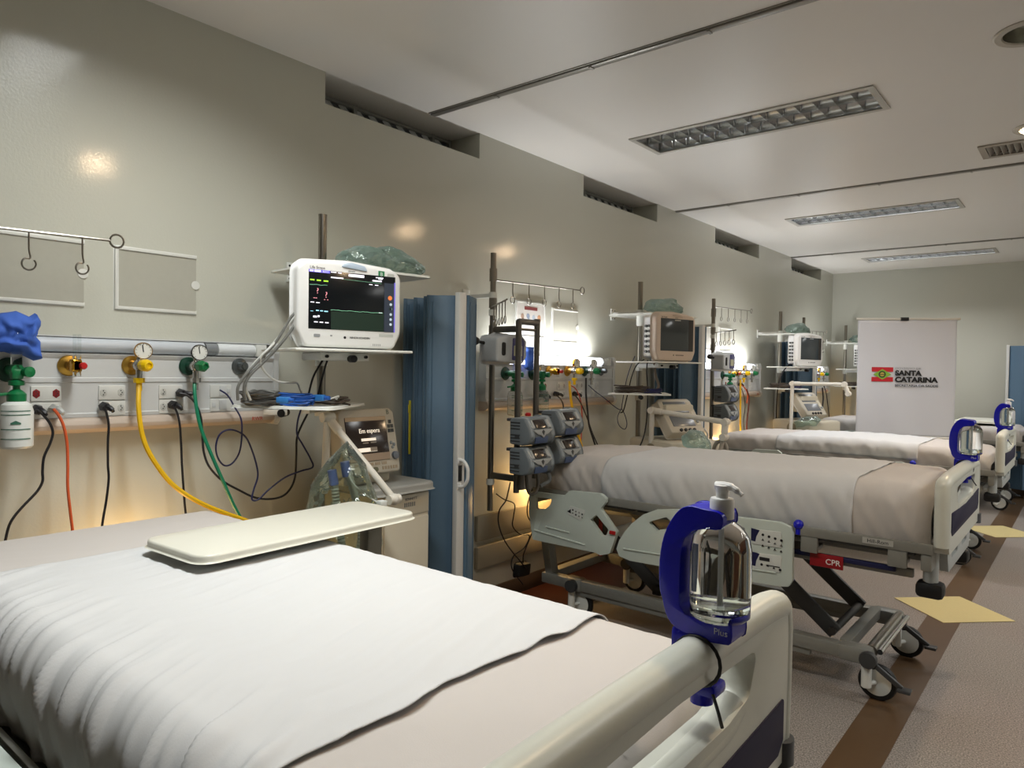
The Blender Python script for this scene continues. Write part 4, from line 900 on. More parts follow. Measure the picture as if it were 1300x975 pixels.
# infusion pumps
PG = mat('pump_grey', '#6d7478', .42, var=.03); PGL = mat('pump_light_grey', '#8d9498', .42, var=.03)
def pump(x, y, z, label, group='grey infusion pumps'):
    """x: back plane, y: centre, z: base; front faces +x"""
    t = thing('infusion_pump', label, 'infusion pump', (x, y, z), group)
    w, h = .205, .142
    pr = rnd([(0, .004), (.085, 0), (.125, .012), (.142, .05), (.128, .095), (.098, h), (.02, h), (0, h-.01)], [.012, .02, .03, .05, .03, .012, .015, .01], 4)
    g = G(); g.prism(pr, frame((x, y+w/2, z), (1, 0, 0), (0, 0, 1)), w, .012, seg=3); body = g.done('housing', PG, t)
    for yy in (w/2-.008, -w/2+.026):
        g = G(); g.prism(rnd([(.03, .012), (.12, .02), (.145, .05), (.134, .09), (.104, h+.002), (.05, h+.004)], .02, 4), frame((x, y+yy, z), (1, 0, 0), (0, 0, 1)), .018, .006); g.done('cheek', PGL, t)
    # front slope frame: upper face from (.128,.095) to (.098,h)
    a = V((x+.134, y, z+.088)); u = V((-.036, 0, .052)).normalized(); mx = frame(a, (0, 1, 0), u)
    g = G(); g.prism(rnd(rect(.092, .050, .0, .026), .005), mx @ M.Translation((0, 0, .001)), .004, .001); s_ = g.done('display', mat('pump_display', '#2b2523', .15), t)
    for ww, cc in ((.022, .068), (.030, -.072)): g = G(); g.prism(rnd(rect(ww, .046, cc, .026), .004), mx, .006, .001); g.done('side_key', mat('pump_key', '#a3a6a6', .4), t)
    mx2 = frame((x+.1445, y, z+.06), (0, 1, 0), V((-.006, 0, .05)).normalized())
    g = G(); g.prism([(-.085, .022), (.085, .022), (.04, -.002), (.02, -.004), (0, -.020), (-.02, -.004), (-.04, -.002)], mx2 @ M.Translation((0, 0, -.004)), .006, .001); g.done('key_cross', MATS['pump_key'], t)
    g = G(); g.prism([(-.012, .012), (0, .022), (.012, .012), (.0, -.006)], mx2 @ M.Translation((0, 0, .001)), .003); g.done('arrow_keys', DGREY, t)
    g = G(); g.prism(rnd([(-.06, -.010), (.05, -.010), (.05, -.045), (-.055, -.045)], .006), frame((x+.139, y, z+.056), (0, 1, 0), V((.012, 0, .05)).normalized()), .006, .001); g.done('blue_door', mat('pump_blue', '#4a5a7c', .4), t)
    g = G()
    for k in range(7):
        if k == 3: continue
        g.box((x+.04, y-w/2-.0005, z+.022+k*.016), (.062, .004, .006), .001)
    g.box((x+.052, y-w/2-.0005, z+.045), (.03, .003, .022), .002); g.done('side_vents', DGREY, t)
    g = G(); g.box((x-.005, y-w/2+.02, z+h-.012), (.035, .035, .016), .004); g.box((x-.02, y, z+h*.5), (.04, .06, .09), .006); g.done('clamp', DGREY, t)
    return t
fx = .385
pump(fx+.022, 2.945-.0, 1.005, 'grey infusion pump, front upper of the four')
pump(fx+.022, 2.945-.0, .850, 'grey infusion pump, front lower of the four')
pump(fx+.022, 3.215, 1.035, 'grey infusion pump, rear upper of the four')
pump(fx+.022, 3.215, .880, 'grey infusion pump, rear lower of the four')
g = G(); g.lathe([(0, 0), (.016, 0), (.017, .012), (.010, .018), (0, .018)], (fx+.04, 2.975, 1.150), n=16, cap=False); tag(g.done('red_cap', RED, loc=(fx+.04, 2.975, 1.15)), 'small red cap on top of the front pump', 'cap')
# enteral pump on the pole
def feedpump(x, y, z, label, sc=1):
    t = thing('feeding_pump', label, 'feeding pump', (x, y, z), 'white feeding pumps on poles')
    g = G(); g.prism(rnd([(-.125, .0), (.10, -.008), (.13, .03), (.13, .12), (.09, .148), (-.02, .150), (-.05, .138), (-.125, .128)], .02, 4), wallm_(x, y, z), .11, .012, seg=3); g.done('housing', mat('feedpump_grey', '#b4b9bc', .4), t)
    g = G(); g.prism(rnd([(.00, .012), (.095, .006), (.105, .115), (.085, .132), (.005, .130)], .008), wallm_(x+.109, y, z), .004, .001); p = g.done('display_frame', mat('violet_panel', '#3e3d6e', .35), t)
    g = G(); g.prism(rnd(rect(.07, .055, .047, .062), .004), wallm_(x+.1125, y, z), .002); g.done('display', mat('lcd_pale', '#a9a98c', .3), p)
    g = G(); g.prism(rnd(rect(.028, .07, -.07, .07), .012), wallm_(x+.109, y, z), .006, .002); g.done('grip', BLACK, t)
    g = G(); g.cyl((x+.02, y-.12, z+.10), (x+.02, y-.17, z+.105), .008); g.ball((x+.02, y-.20, z+.108), .023, (1, 1.5, 1)); g.done('clamp_knob', BLACK, t)
    g = G(); g.box((x+.03, y+.14, z+.07), (.04, .03, .06), .008); g.done('door_latch', BLACK, t)
    return t
feedpump(.235, 2.93, 1.435, 'white feeding pump with violet display, second bay')
feedpump(.235, 5.86, 1.42, 'white feeding pump on the third bay pole')
pump(.235, 5.90, 1.14, 'infusion pump upper of two, third bay')
pump(.235, 5.90, .980, 'infusion pump lower of two, third bay')
# ================================================================== VENTILATORS
VB = mat('ventilator_beige', '#c2bba9', .4, var=.015); VD = mat('ventilator_bezel', '#b4aea0', .4, var=.015); VG = mat('slab_grey', '#8d8d88', .4)
CLEARBAG = film('clear_green_film', '#e9f1ea', .015, .06, 18, 1.0, .15)
def onplane(x, y, o, n): d = ray(x, y); return CAM+d*((V(o)-CAM).dot(V(n))/d.dot(V(n)))
def ventilator(i, X, Y, rot, tilt, lit, label, cart=True, zb=.955):
    t = thing('ventilator', label, 'ventilator', (X, Y, 0), 'bedside ventilators')
    B = M.Translation((X, Y, 0)) @ M.Rotation(rot, 4, 'Z')
    if cart:
        g = G(); g.box((.005, .115, .47), (.40, .265, .80), .012, B); g.box((.207, .115, .815), (.006, .25, .09), .003, B); g.box((.207, .115, .415), (.006, .25, .68), .003, B); cb = g.done('cabinet', VB, t)
        g = G(); g.text('BENNETT', B @ frame((.2105, .135, .838), (0, 1, 0), (0, 0, 1)), .016)
        for k in range(6): g.box((.2105, .10+.011*k, .815), (.001, .006, .018), 0, B)
        g.done('lettering', GREYPRINT, cb)
        g = G(); g.prism(rnd([(-.22, -.08), (.235, -.08), (.235, .262), (-.22, .262)], .045, 6), B @ M.Translation((0, 0, .872)), .033, .010, seg=3); g.done('top_slab', VG, t)
        for a, b_ in ((-.15, .0), (.15, .0), (-.15, .23), (.15, .23)):
            g = G(); p = B @ V((a, b_, 0)); g.cyl((p.x-.014, p.y, .035), (p.x+.014, p.y, .035), .035); g.box((p.x, p.y, .07), (.03, .04, .03), .006); g.done('castor', DGREY, t)
    else:
        g = G(); g.box((0, .0, .36), (.44, .40, .58), .02, B); g.done('cabinet', VB, t)
        g = G(); g.box((.0, 0, .80), (.46, .46, .28), .03, B); cb = g.done('compressor', VB, t)
        g = G(); p0 = B @ V((.02, -.231, .86)); p1 = B @ V((.02, -.236, .86)); g.cyl(p0, p1, .055, n=24); g.done('round_cover', mat('cover_tan', '#8d8672', .5), cb)
        for a, b_ in ((-.17, -.15), (.17, -.15), (-.17, .15), (.17, .15)):
            g = G(); p = B @ V((a, b_, 0)); g.cyl((p.x-.014, p.y, .035), (p.x+.014, p.y, .035), .035); g.box((p.x, p.y, .07), (.03, .04, .03), .006); g.done('castor', DGREY, t)
    g = G(); g.box((.03 if cart else -.02, -.01, zb+.10), (.14, .25, .30 if cart else .16), .015, B); g.done('breathing_unit', VB, t)
    # display head
    w, h = .295, .275
    ya = V((-sin(tilt), 0, cos(tilt))); o = V((.152, -.02, zb))
    mx = B @ frame(o, (0, 1, 0), ya)
    g = G(); g.prism(rnd([(-w/2, 0), (w/2, 0), (w/2+.0, h-.02), (w/2-.02, h), (-w/2+.02, h), (-w/2, h-.02)], .014, 4), mx @ M.Translation((0, 0, -.07)), .07, .008, seg=3); hd = g.done('display_head', VD, t)
    def R(u0, u1, v0, v1, r=.003): return rnd([(-w/2+u0*w, h-v1*h), (-w/2+u1*w, h-v1*h), (-w/2+u1*w, h-v0*h), (-w/2+u0*w, h-v0*h)], r, 3)
    def P(g, u0, u1, v0, v1, z, d=.0006): g.prism(R(u0, u1, v0, v1, 0), mx @ M.Translation((0, 0, z)), d)
    if cart:
        g = G(); g.prism(R(.10, .82, .13, .80), mx @ M.Translation((0, 0, .0005)), .003, .001); sc = g.done('screen', mat('vent_screen', '#2a211c', .15, emit=.12), t)
        g = G(); P(g, .10, .82, .13, .19, .0036); g.done('screen_header', mat('vent_tan', '#9a8468', .4, emit=.15), sc)
        g = G(); P(g, .10, .82, .69, .80, .0036); g.done('screen_softkeys', mat('vent_softkeys', '#8d7a66', .4, emit=.12), sc)
        g = G(); g.text('Em espera', mx @ M.Translation((.0, h*.655, .0036)), .026, bold=.0003); P(g, .34, .60, .455, .495, .0036); P(g, .22, .60, .60, .66, .0036); g.done('lettering', mat('vent_text', '#e8dccb', .5, emit=.7), sc)
        g = G(); P(g, .36, .46, .515, .535, .0036); P(g, .50, .60, .512, .532, .0036); P(g, .48, .60, .595, .655, .0042); g.done('screen_buttons', mat('vent_btn', '#7c7062', .5, emit=.2), sc)
        g = G()
        for (u, v) in ((.90, .22), (.87, .29), (.93, .29), (.87, .36), (.93, .36)): P(g, u-.024, u+.024, v-.028, v+.028, .0, .002)
        g.done('dark_keys', mat('vent_keys', '#2e3434', .4), hd)
        g = G(); g.text('B', mx @ M.Translation((w*.38, h*.93, .0)), .028); g.done('badge', mat('vent_badge', '#26402f', .5), hd)
        g = G()
        for (u, v) in ((.88, .55), (.93, .58), (.90, .62)): g.prism(circ(.007, 14, -w/2+u*w, h-v*h), mx, .003, .001)
        g.done('grey_keys', MGREY, hd)
        g = G(); g.lathe([(0, 0), (.017, 0), (.016, .012), (0, .014)], mx @ V((-w/2+.92*w, h-.75*h, 0)), mx.to_3x3() @ V((0, 0, 1)), 20, cap=False); g.done('dial_knob', mat('knob_slate', '#5d6570', .4), hd)
        g = G()
        for k in range(5): P(g, .18+.12*k, .27+.12*k, .83, .87, .0, .002)
        for k in range(6): P(g, .66+.05*k, .69+.05*k, .90, .95, .0, .002)
        g.done('small_keys', mat('vent_smallkeys', '#998a74', .4), hd)
        g = G()
        for u in (.45, .53): g.lathe([(0, 0), (.011, 0), (.010, .010), (0, .011)], mx @ V((-w/2+u*w, h*.065, 0)), mx.to_3x3() @ V((0, 0, 1)), 14, cap=False)
        g.done('port_knob', BRASS if False else mat('port_olive', '#5b5a42', .4), hd)
    else:
        for v0, v1 in ((.10, .43), (.52, .82)):
            g = G(); g.prism(R(.14, .80, v0, v1), mx @ M.Translation((0, 0, .0005)), .003, .001); g.done('screen', mat('vent_screen_off', '#6d7176', .2), hd)
        g = G()
        for k in range(4): g.lathe([(0, 0), (.012, 0), (.011, .010), (0, .011)], mx @ V((-w/2+(.30+.13*k)*w, h*.065, 0)), mx.to_3x3() @ V((0, 0, 1)), 14, cap=False)
        g.done('port_knob', BLACK, hd)
        g = G(); P(g, .84, .96, .10, .80, 0, .002); g.done('key_strip', VB, hd)
        g = G(); g.prism(circ(.012, 16, w*.40, h*.30), mx @ M.Translation((0, 0, .001)), .006, .002); g.done('dial_knob', MGREY, hd)
    return t
VT = [ventilator(0, .30, 1.93, 0, radians(12), True, 'lit ventilator on a beige cabinet cart, nearest bay')]
VT.append(ventilator(1, .54, 4.48, radians(-22), radians(38), False, 'switched off twin screen ventilator in the second bay', False, .995))
VT.append(ventilator(2, .54, 7.34, radians(-22), radians(38), False, 'switched off ventilator in the third bay', False, .995))
# support arms with breathing tubes
ARM = mat('arm_white', '#d2cec4', .35, var=.02)
def arm(t, pts, r):
    for a, b in zip(pts, pts[1:]):
        g = G(); a, b = V(a), V(b); d = (b-a).normalized(); g.cyl(a+d*.01, b-d*.01, r, n=16); g.cyl(a+d*.02, a+d*.07, r*1.25, n=16); g.done('arm_tube', ARM, t)
    for p in pts[1:]:
        g = G(); g.ball(p, r*1.6, n=14); g.cyl(V(p)-V((0, r*1.8, 0)), V(p)+V((0, r*1.8, 0)), r*1.3, n=16); g.done('arm_joint', ARM, t)
e0 = onx(416, 530, .44); e1 = onx(500, 634, .66)
arm(VT[0], [(e0.x-.02, e0.y+.0, .89), e0, e1], .0145)
for i, (Y, pa, pb, pc) in enumerate(((4.28, (828, 521), (921, 536), (919, 555)), (7.03, (1006, 487), (1072, 488), (1077, 500)))):
    a, b, c = (ony(*q, Y) for q in (pa, pb, pc))
    arm(VT[i+1], [(a.x-.01, a.y, .62), a, b, c], .017)
# clear bag over the nearest breathing circuit
P0 = onx(438, 640, .60); vd = (P0-CAM); vd.z = 0; dist = (P0-CAM).length; vd.normalize(); rt = V((-vd.y, vd.x, 0))*-1
k = dist/FPX
out = [(440-438, 640-562), (462-438, 640-592), (478-438, 640-640), (484-438, 640-690), (470-438, 640-722), (430-438, 640-730), (400-438, 640-705), (391-438, 640-655), (398-438, 640-615), (418-438, 640-585)]
g = puff(G(), [(x*k, y*k) for x, y in out], frame(P0, rt, (0, 0, 1)), .10, .022, 12, 21, .8, 14)
tag(g.done('plastic_bag', CLEARBAG, loc=P0, ang=1.6), 'clear plastic bag hanging round the breathing tubes, nearest bay', 'plastic bag')
def corr(pts, r, n=1): 
    P = spline(pts, 14); g = G(); rr = [r*(1.12 if j % 2 else .92) for j in range(len(P))]; g.tube(P, rr, 12, 0); return g
t = thing('breathing_circuit', 'corrugated breathing tubes with blue ends inside the bag', 'breathing tubes', P0)
def PX(x, y, dz=0): return P0+rt*((x-438)*k)+V((0, 0, (640-y)*k))-vd*dz
for nm, pts in (('a', [(425, 612), (428, 640), (432, 670), (436, 700)]), ('b', [(441, 600), (452, 640), (458, 675), (455, 705)])):
    g = corr([PX(*p) for p in pts], .014); g.done('tube', mat('tube_translucent', '#b9bfb4', .3, trans=.35, var=.02), t)
for x, y in ((424, 607), (439, 597)):
    g = G(); g.cyl(PX(x+1, y+9), PX(x-2, y-9), .017, n=16); o = g.done('end_cap', mat('cap_blue', '#5d6fae', .4), t); o['label'] = 'blue tube end'
g = G(); g.tube([PX(442, 604, .02), PX(450, 616, .04), PX(465, 628, .06), PX(478, 636, .07)], .003, 6); g.box(PX(481, 637, .07), (.03, .03, .028), .004); g.done('sensor_line', mat('line_white', '#cfd3d0', .4), t)
for i, (pp, Y, lab) in enumerate((([(868, 552), (878, 545), (890, 547), (899, 560), (902, 572), (893, 575), (880, 572), (871, 566)], 4.15, 'clear green plastic bag below the ventilator screen, second bay'), ([(1008, 535), (1020, 530), (1037, 528), (1043, 533), (1036, 541), (1012, 543)], 7.12, 'clear green plastic bag below the support arm, third bay'))):
    q = [ony(x, y, Y) for x, y in pp]; g = puff(G(), [(p.x, p.z) for p in q], frame((0, Y, 0), (1, 0, 0), (0, 0, 1)), .10, .02, 9, 31+i, .7, 16)
    tag(g.done('plastic_bag', TEAL, loc=q[4], ang=1.6), lab, 'plastic bag')
a = ony(905, 548, 4.05)
g = G(); hos = mat('grey_hose', '#8c867c', .45)
g.tube([ony(918, 556, 4.3), ony(915, 570, 4.25), ony(908, 588, 4.2)], .013, 10); tag(g.done('grey_hose', hos, loc=a), 'short grey hose hanging from the support arm, second bay', 'hose')
g = G(); g.tube([ony(905, 592, 4.3), ony(906, 572, 4.3), ony(910, 562, 4.3), ony(917, 561, 4.3), ony(922, 568, 4.3), ony(923, 592, 4.3)], .013, 10); tag(g.done('grey_hose', hos, loc=ony(905, 590, 4.3)), 'grey hose arching beside the drip pole, beyond the second bed', 'hose')
# ================================================================== FOLDING SCREENS
CURT = mat('blue_screen_vinyl', '#4b657b', .5, var=.03, bump=.05); CURTE = mat('blue_screen_ridge', '#37526b', .5)
def fold(pts, label, loc, z0=.02, z1=1.745, post=None, handle=True, extra=None, castors=False, group='blue folding screens'):
    t = thing('folding_screen', label, 'folding screen', loc, group)
    for a, b in zip(pts, pts[1:]):
        g = G(); a, b = V((a[0], a[1], 0)), V((b[0], b[1], 0)); d = (b-a).normalized(); n = V((-d.y, d.x, 0)); L = (b-a).length
        mx = frame(a+V((0, 0, z0)), d, V((0, 0, 1)))
        g.prism(rnd([(0, -.009), (L, -.009), (L, .009), (0, .009)], .003, 2), M.Translation(a+V((0, 0, z0))) @ M((d, n, V((0, 0, 1)))).transposed().to_4x4(), z1-z0, .002)
        g.cyl(a+V((0, 0, z0)), a+V((0, 0, z1)), .011, n=10)
        for s in (-1, 1):
            for f in (.12, .88): g.bar(a+d*L*f+n*.009*s+V((0, 0, z0+.02)), a+d*L*f+n*.009*s+V((0, 0, z1-.03)), .004, .006, .001)
        g.done('panel', CURT, t)
    if post:
        (x, y), d = post; g = G(); g.box((x, y, (z0+z1)/2+.004), (.030, .050, z1-z0+.012), .004, None); p = g.done('end_post', mat('post_white', '#c9c9c6', .35), t)
        if handle:
            g = G(); c = V((x+.016, y-.01, .905)); g.tube([c+V((0, -.004, .062)), c+V((.026, .0, .058)), c+V((.046, .004, .03)), c+V((.048, .005, 0)), c+V((.046, .004, -.03)), c+V((.026, 0, -.058)), c+V((0, -.004, -.062))], .0085, 10, 5)
            for s in (-1, 1): g.box(c+V((.0, -.003, .058*s)), (.012, .026, .030), .005)
            g.done('handle', mat('handle_white', '#d4d4d2', .3), p)
            g = G(); g.box((x+.017, y-.008, .905), (.006, .022, .075), .002); g.done('latch_plate', BLACK, p)
    if castors:
        g = G()
        for (px_, py_) in castors: g.box((px_, py_, .085), (.05, .40, .03), .006)
        g.done('foot_bar', WHITE, t)
        for (px_, py_) in castors:
            for s in (-1, 1): g = G(); g.cyl((px_-.012, py_+s*.18, .035), (px_+.012, py_+s*.18, .035), .035); g.done('castor', BLACK, t)
    return t
FP = [(.030, 2.54), (.062, 2.425), (.105, 2.52), (.150, 2.412), (.195, 2.50), (.240, 2.395), (.266, 2.44), (.294, 2.364), (.400, 2.458)]
def shift(p, dx, dy): return [(a+dx, b+dy) for a, b in p]
for i, (dx, dy) in enumerate(((0, 0), (0, 2.66), (0, 5.50))):
    t = fold(shift(FP, dx, dy)+shift([(.445, 2.47), (.375, 2.60)], dx, dy), ('folded blue screen with white end post, between nearest and second bays', 'folded blue screen between second and third bays, behind a monitor', 'folded blue screen between third and farthest bays')[i], (.24+dx, 2.46+dy, 0), post=((.440+dx, 2.430+dy), 0))
fold([(2.0, 9.93), (2.16, 9.84), (2.32, 9.93), (2.48, 9.84), (2.66, 9.93), (2.84, 9.84)], 'blue screen on castors at the far right edge', (2.4, 9.88, 0), .12, 1.75, ((1.985, 9.93), 0), False, None, [(2.02, 9.86), (2.80, 9.86)], None)
g = G(); g.box((.20, 2.335, 1.11), (.004, .012, .26), .001); g.box((.20, 2.333, 1.20), (.005, .016, .04), .002); tag(g.done('yellow_strip', mat('yellow_tag', '#b9b02a', .5), loc=(.2, 2.335, 1.11)), 'narrow yellow strip hanging beside the blue folding screen', 'strip')
# ================================================================== BANNER
bo, bx = V((.937, 7.60, 0)), V((.785, .40, 0)); bw = bx.length; bx.normalize(); bn = bx.cross(V((0, 0, 1)))
if bn.y > 0: bn = -bn
BM = frame(bo, bx, (0, 0, 1))
t = thing('banner_stand', 'white hanging banner with red and green flag emblem', 'banner', (bo+bx*bw/2)*1.0)
sh = mat('banner_vinyl', '#cfd0d6', .22, var=.012, scale=4, bump=.08, bscale=5)
def f(u, v): x = u*bw; z = lerp(.797, 1.938, v); return BM @ V((x, z, .006*sin(u*7+v*2)*sin(v*pi)+.004*sin(u*17+v*5)))
g = G(); g.grid(f, 36, 40); o = g.done('banner_sheet', sh, t); sm = o.modifiers.new('thickness', 'SOLIDIFY'); sm.thickness = .001
g = G(); g.cyl(BM @ V((-.015, 1.945, 0)), BM @ V((bw+.03, 1.945, 0)), .011); g.done('top_bar', ARM, t)
g = G(); g.cyl(BM @ V((-.02, .790, 0)), BM @ V((bw+.01, .790, 0)), .013); g.done('bottom_bar', ARM, t)
for x0, z0, w0, h0, nm in ((bw*.475, 1.945, .07, .032, 'hook_clip'), (bw*.51, .775, .03, .05, 'pole_clip')):
    g = G(); p = BM @ V((x0, z0, 0)); g.box((0, 0, 0), (w0, h0, .04), .004, BM @ M.Translation((x0, z0, 0))); g.done(nm, BLACK, t)
g = G(); bk = -bn*.05; g.cyl(BM @ V((bw*.5, .06, -.03)), BM @ V((bw*.5, 1.95, -.03)), .013); g.done('pole', DGREY, t)
for q in (-1, 0, 1):
    g = G(); c = BM @ V((bw*.5, .12, -.03)); e = BM @ V((bw*.5+.28*q, .02, -.03-.25*(1 if q == 0 else -.4))); g.tube([c, (c+e)/2+V((0, 0, .02)), e], .010, 8); g.done('foot', DGREY, t)
def bp(x, y): q = onplane(x, y, bo, bn); d = q-bo; return (d.dot(bx), q.z)
LM = BM @ M.Translation((0, 0, .0085))
tl, br = bp(1106.5, 466), bp(1133.2, 484.5); fw, fh = br[0]-tl[0], tl[1]-br[1]
g = G(); g.prism(rect(fw, fh*.31, tl[0]+fw/2, tl[1]-fh*.155), LM, .0015); g.prism(rect(fw, fh*.31, tl[0]+fw/2, br[1]+fh*.155), LM, .0015); lg = g.done('flag_stripes', mat('flag_red', '#bf2430', .4), t); lg['label'] = 'two red stripes of the flag emblem'
g = G(); cx, cz = tl[0]+fw/2, (tl[1]+br[1])/2; g.prism([(cx-fw*.42, cz), (cx, cz-fh*.37), (cx+fw*.42, cz), (cx, cz+fh*.37)], LM @ M.Translation((0, 0, .0006)), .0015); g.done('flag_diamond', mat('flag_green', '#7fae3f', .4), t)
g = G(); g.prism(circ(fh*.24, 20, cx-.002, cz), LM @ M.Translation((0, 0, .0012)), .0015, 0, [circ(fh*.15, 20, cx-.002, cz)]); g.box((cx, cz, .003), (fh*.3, fh*.05, .001), 0, LM @ M.Rotation(0, 4, 'Z')); g.done('flag_wreath', mat('flag_dkgreen', '#2f4a25', .5), t)
g = G(); g.prism(circ(fh*.14, 12, cx-.002, cz), LM @ M.Translation((0, 0, .0013)), .0015); g.done('flag_crest', mat('flag_ochre', '#b99a4a', .5), t)
INK = mat('ink_black', '#111114', .5)
x0 = bp(1136, 475)[0]
def line(body, zc, size, m_, bold, wid=None, nm='lettering'):
    g = G(); g.text(body, M.Identity(4), size, .0012, 'LEFT', bold)
    xs = [v.co.x for v in g.bm.verts]; 
    if wid: bmesh.ops.scale(g.bm, vec=(wid/(max(xs)-min(xs)), 1, 1), verts=g.bm.verts[:]); xs = [v.co.x for v in g.bm.verts]
    bmesh.ops.transform(g.bm, matrix=LM @ M.Translation((x0-min(xs), zc, 0)), verts=g.bm.verts[:]); g.done(nm, m_, t)
z_ = lambda y: bp(1150, y)[1]
line('GOVERNO DE', z_(467.6), .019, GREYPRINT, 0, bp(1169, 468)[0]-x0)
line('SANTA', z_(474), .066, INK, .0035, bp(1170, 474)[0]-x0)
line('CATARINA', z_(482.3), .066, INK, .0035, bp(1190.5, 482)[0]-x0)
line('SECRETARIA DA SAÚDE', z_(489.6), .030, mat('slate_print', '#3f4347', .5), .0006, bp(1190.5, 490)[0]-x0)
# ================================================================== CABLES AND HOSES
CBLK = mat('cable_black', '#17161a', .45); CNAVY = mat('cable_navy', '#20244e', .45); CORG = mat('cable_orange', '#cf5a2e', .45); HYEL = mat('hose_yellow', '#dcae10', .4); HGRN = mat('hose_green', '#137a58', .4); CGREY = mat('cable_grey', '#6f6f6b', .5); CWHT = mat('cable_white', '#c6c7c2', .45); CBLU = mat('cable_blue', '#1f55a8', .45); CRED = mat('cable_red', '#a83a2c', .5)
def path(px, X0, X1=None):
    n = len(px); X1 = X0 if X1 is None else X1
    return [onx(x, y, lerp(X0, X1, k/(n-1))) for k, (x, y) in enumerate(px)]
def cable(name, label, cat, px, r, m_, X0=.10, X1=None, plug=None, plugm=None, group=None, ext=None):
    P = path(px, X0, X1)
    if ext: P = P+[V(e) for e in ext]
    if plug:
        t = thing(name, label, cat, P[0], group)
        g = G(); g.tube(P, r, 8); g.done('cable', m_, t)
        g = G(); a = onx(px[0][0], px[0][1], .066); b = V((max(.105, P[0].x), a.y, a.z)); c = b+V((.0, .012, -.016)) if plug == 1 else b+V((.0, .03, -.002))
        g.lathe([(0, 0), (.017, 0), (.018, .012), (.013, .03), (.011, .036), (0, .036)], a, (1, 0, 0), 6, cap=False); g.tube([b+V((-.012, 0, 0)), (b+c)/2+V((.002, 0, 0)), c], [.010, .009, .006], 8, 4); g.done('plug', plugm or CBLK, t); return t
    g = G(); g.tube(P, r, 8); return tag(g.done(name, m_, loc=P[0]), label, cat, group)
GP = 'black power cables of the nearest bay'
cable('power_cable', 'black power cable plugged in at far left, nearest bay', 'cable', [(46, 520), (54, 526), (63, 537), (67, 549), (64, 562), (56, 580), (54, 598), (54, 611), (47, 624), (30, 642), (18, 656), (11, 669), (6, 690)], .0042, CBLK, .12, .16, 1)
cable('power_cable', 'orange power cable with grey plug, nearest bay', 'cable', [(68, 519), (75, 528), (81, 542), (85, 562), (86, 590), (86, 618), (89, 648), (92, 672), (94, 692)], .0048, CORG, .12, .14, 1, LGREY)
cable('power_cable', 'black power cable hanging straight between orange and yellow lines', 'cable', [(131, 516), (135, 524), (138, 540), (137, 560), (137, 590), (138, 608), (135, 635), (131, 658), (128, 680)], .0042, CBLK, .12, .14, 1)
cable('air_hose', 'thick yellow hose curving down from the yellow regulator, nearest bay', 'hose', [(177, 486), (176, 500), (176, 518), (179, 544), (186, 568), (200, 592), (216, 612), (236, 628), (262, 642), (290, 653), (320, 664), (350, 680)], .0088, HYEL, .118, .30)
cable('power_cable', 'black power cable from the lower plug beside the green hose', 'cable', [(218, 514), (224, 522), (228, 538), (230, 565), (231, 590), (233, 620), (235, 645), (238, 668)], .0042, CBLK, .12, .15, 1)
cable('power_cable', 'black cable from the upper plug looping under the shelf', 'cable', [(228, 499), (238, 502), (248, 512), (255, 530), (257, 555), (259, 575), (266, 593), (282, 610), (303, 622), (325, 632), (348, 633), (364, 626), (374, 608), (376, 580), (377, 556), (383, 540), (390, 526), (393, 517)], .0042, CBLK, .12, .30, 2)
cable('oxygen_hose', 'green hose hanging from the green regulator, nearest bay', 'hose', [(247, 483), (247, 495), (249, 515), (254, 540), (262, 562), (273, 588), (285, 615), (296, 640), (304, 655), (312, 672)], .0068, HGRN, .118, .24)
cable('network_cable', 'navy blue network cable looping beside the panel end, nearest bay', 'cable', [(279, 495), (289, 502), (298, 517), (306, 532), (307, 552), (304, 574), (295, 588), (285, 591), (277, 582), (274, 568), (278, 553), (288, 546), (300, 547), (312, 555), (320, 572), (326, 592), (327, 606), (322, 622), (320, 634), (328, 634), (342, 621), (362, 606), (382, 598), (397, 593), (394, 582), (384, 564), (377, 551), (378, 534), (382, 520)], .0034, CNAVY, .10, .32)
# monitor leads
def lead(name, label, pts, r, m_, group=None): g = G(); g.tube(pts, r, 7); return tag(g.done(name, m_, loc=pts[0]), label, 'cable', group)
def mixp(px, xs): return [onx(x, y, X) for (x, y), X in zip(px, xs)]
lead('monitor_cable', 'thick grey cable from the monitor side, outermost of the bunch', mixp([(378, 395), (370, 402), (358, 422), (344, 442), (326, 460), (310, 478), (302, 492), (302, 508)], [.50, .49, .47, .45, .43, .42, .41, .40]), .0055, CGREY, None)
lead('monitor_cable', 'thick grey cable from the monitor side, inner of the bunch', mixp([(380, 405), (372, 416), (360, 432), (347, 447), (331, 463), (317, 477), (310, 492), (312, 508)], [.50, .49, .47, .45, .43, .42, .41, .40]), .0058, CGREY, None)
lead('monitor_cable', 'pale grey cable in the middle of the monitor bunch', mixp([(376, 400), (365, 413), (352, 430), (338, 446), (324, 460), (314, 476), (312, 492), (318, 508)], [.50, .48, .46, .44, .42, .41, .40, .39]), .0045, CWHT, None)
lead('monitor_cable', 'white cable swinging out above the lower shelf, nearest bay', mixp([(352, 432), (340, 444), (332, 452), (331, 462), (338, 474), (352, 484), (368, 486), (377, 486), (381, 494), (386, 505)], [.46, .45, .44, .43, .42, .41, .40, .39, .39, .38]), .0042, CWHT, None)
lead('monitor_cable', 'black cable under the monitor shelf, left of two', mixp([(416, 446), (408, 460), (398, 478), (392, 500), (390, 512)], [.36, .35, .34, .34, .34]), .0042, CBLK, None)
lead('monitor_cable', 'black cable under the monitor shelf, right of two', mixp([(420, 446), (414, 462), (409, 480), (404, 500), (402, 512)], [.36, .35, .34, .33, .33]), .0042, CBLK, None)
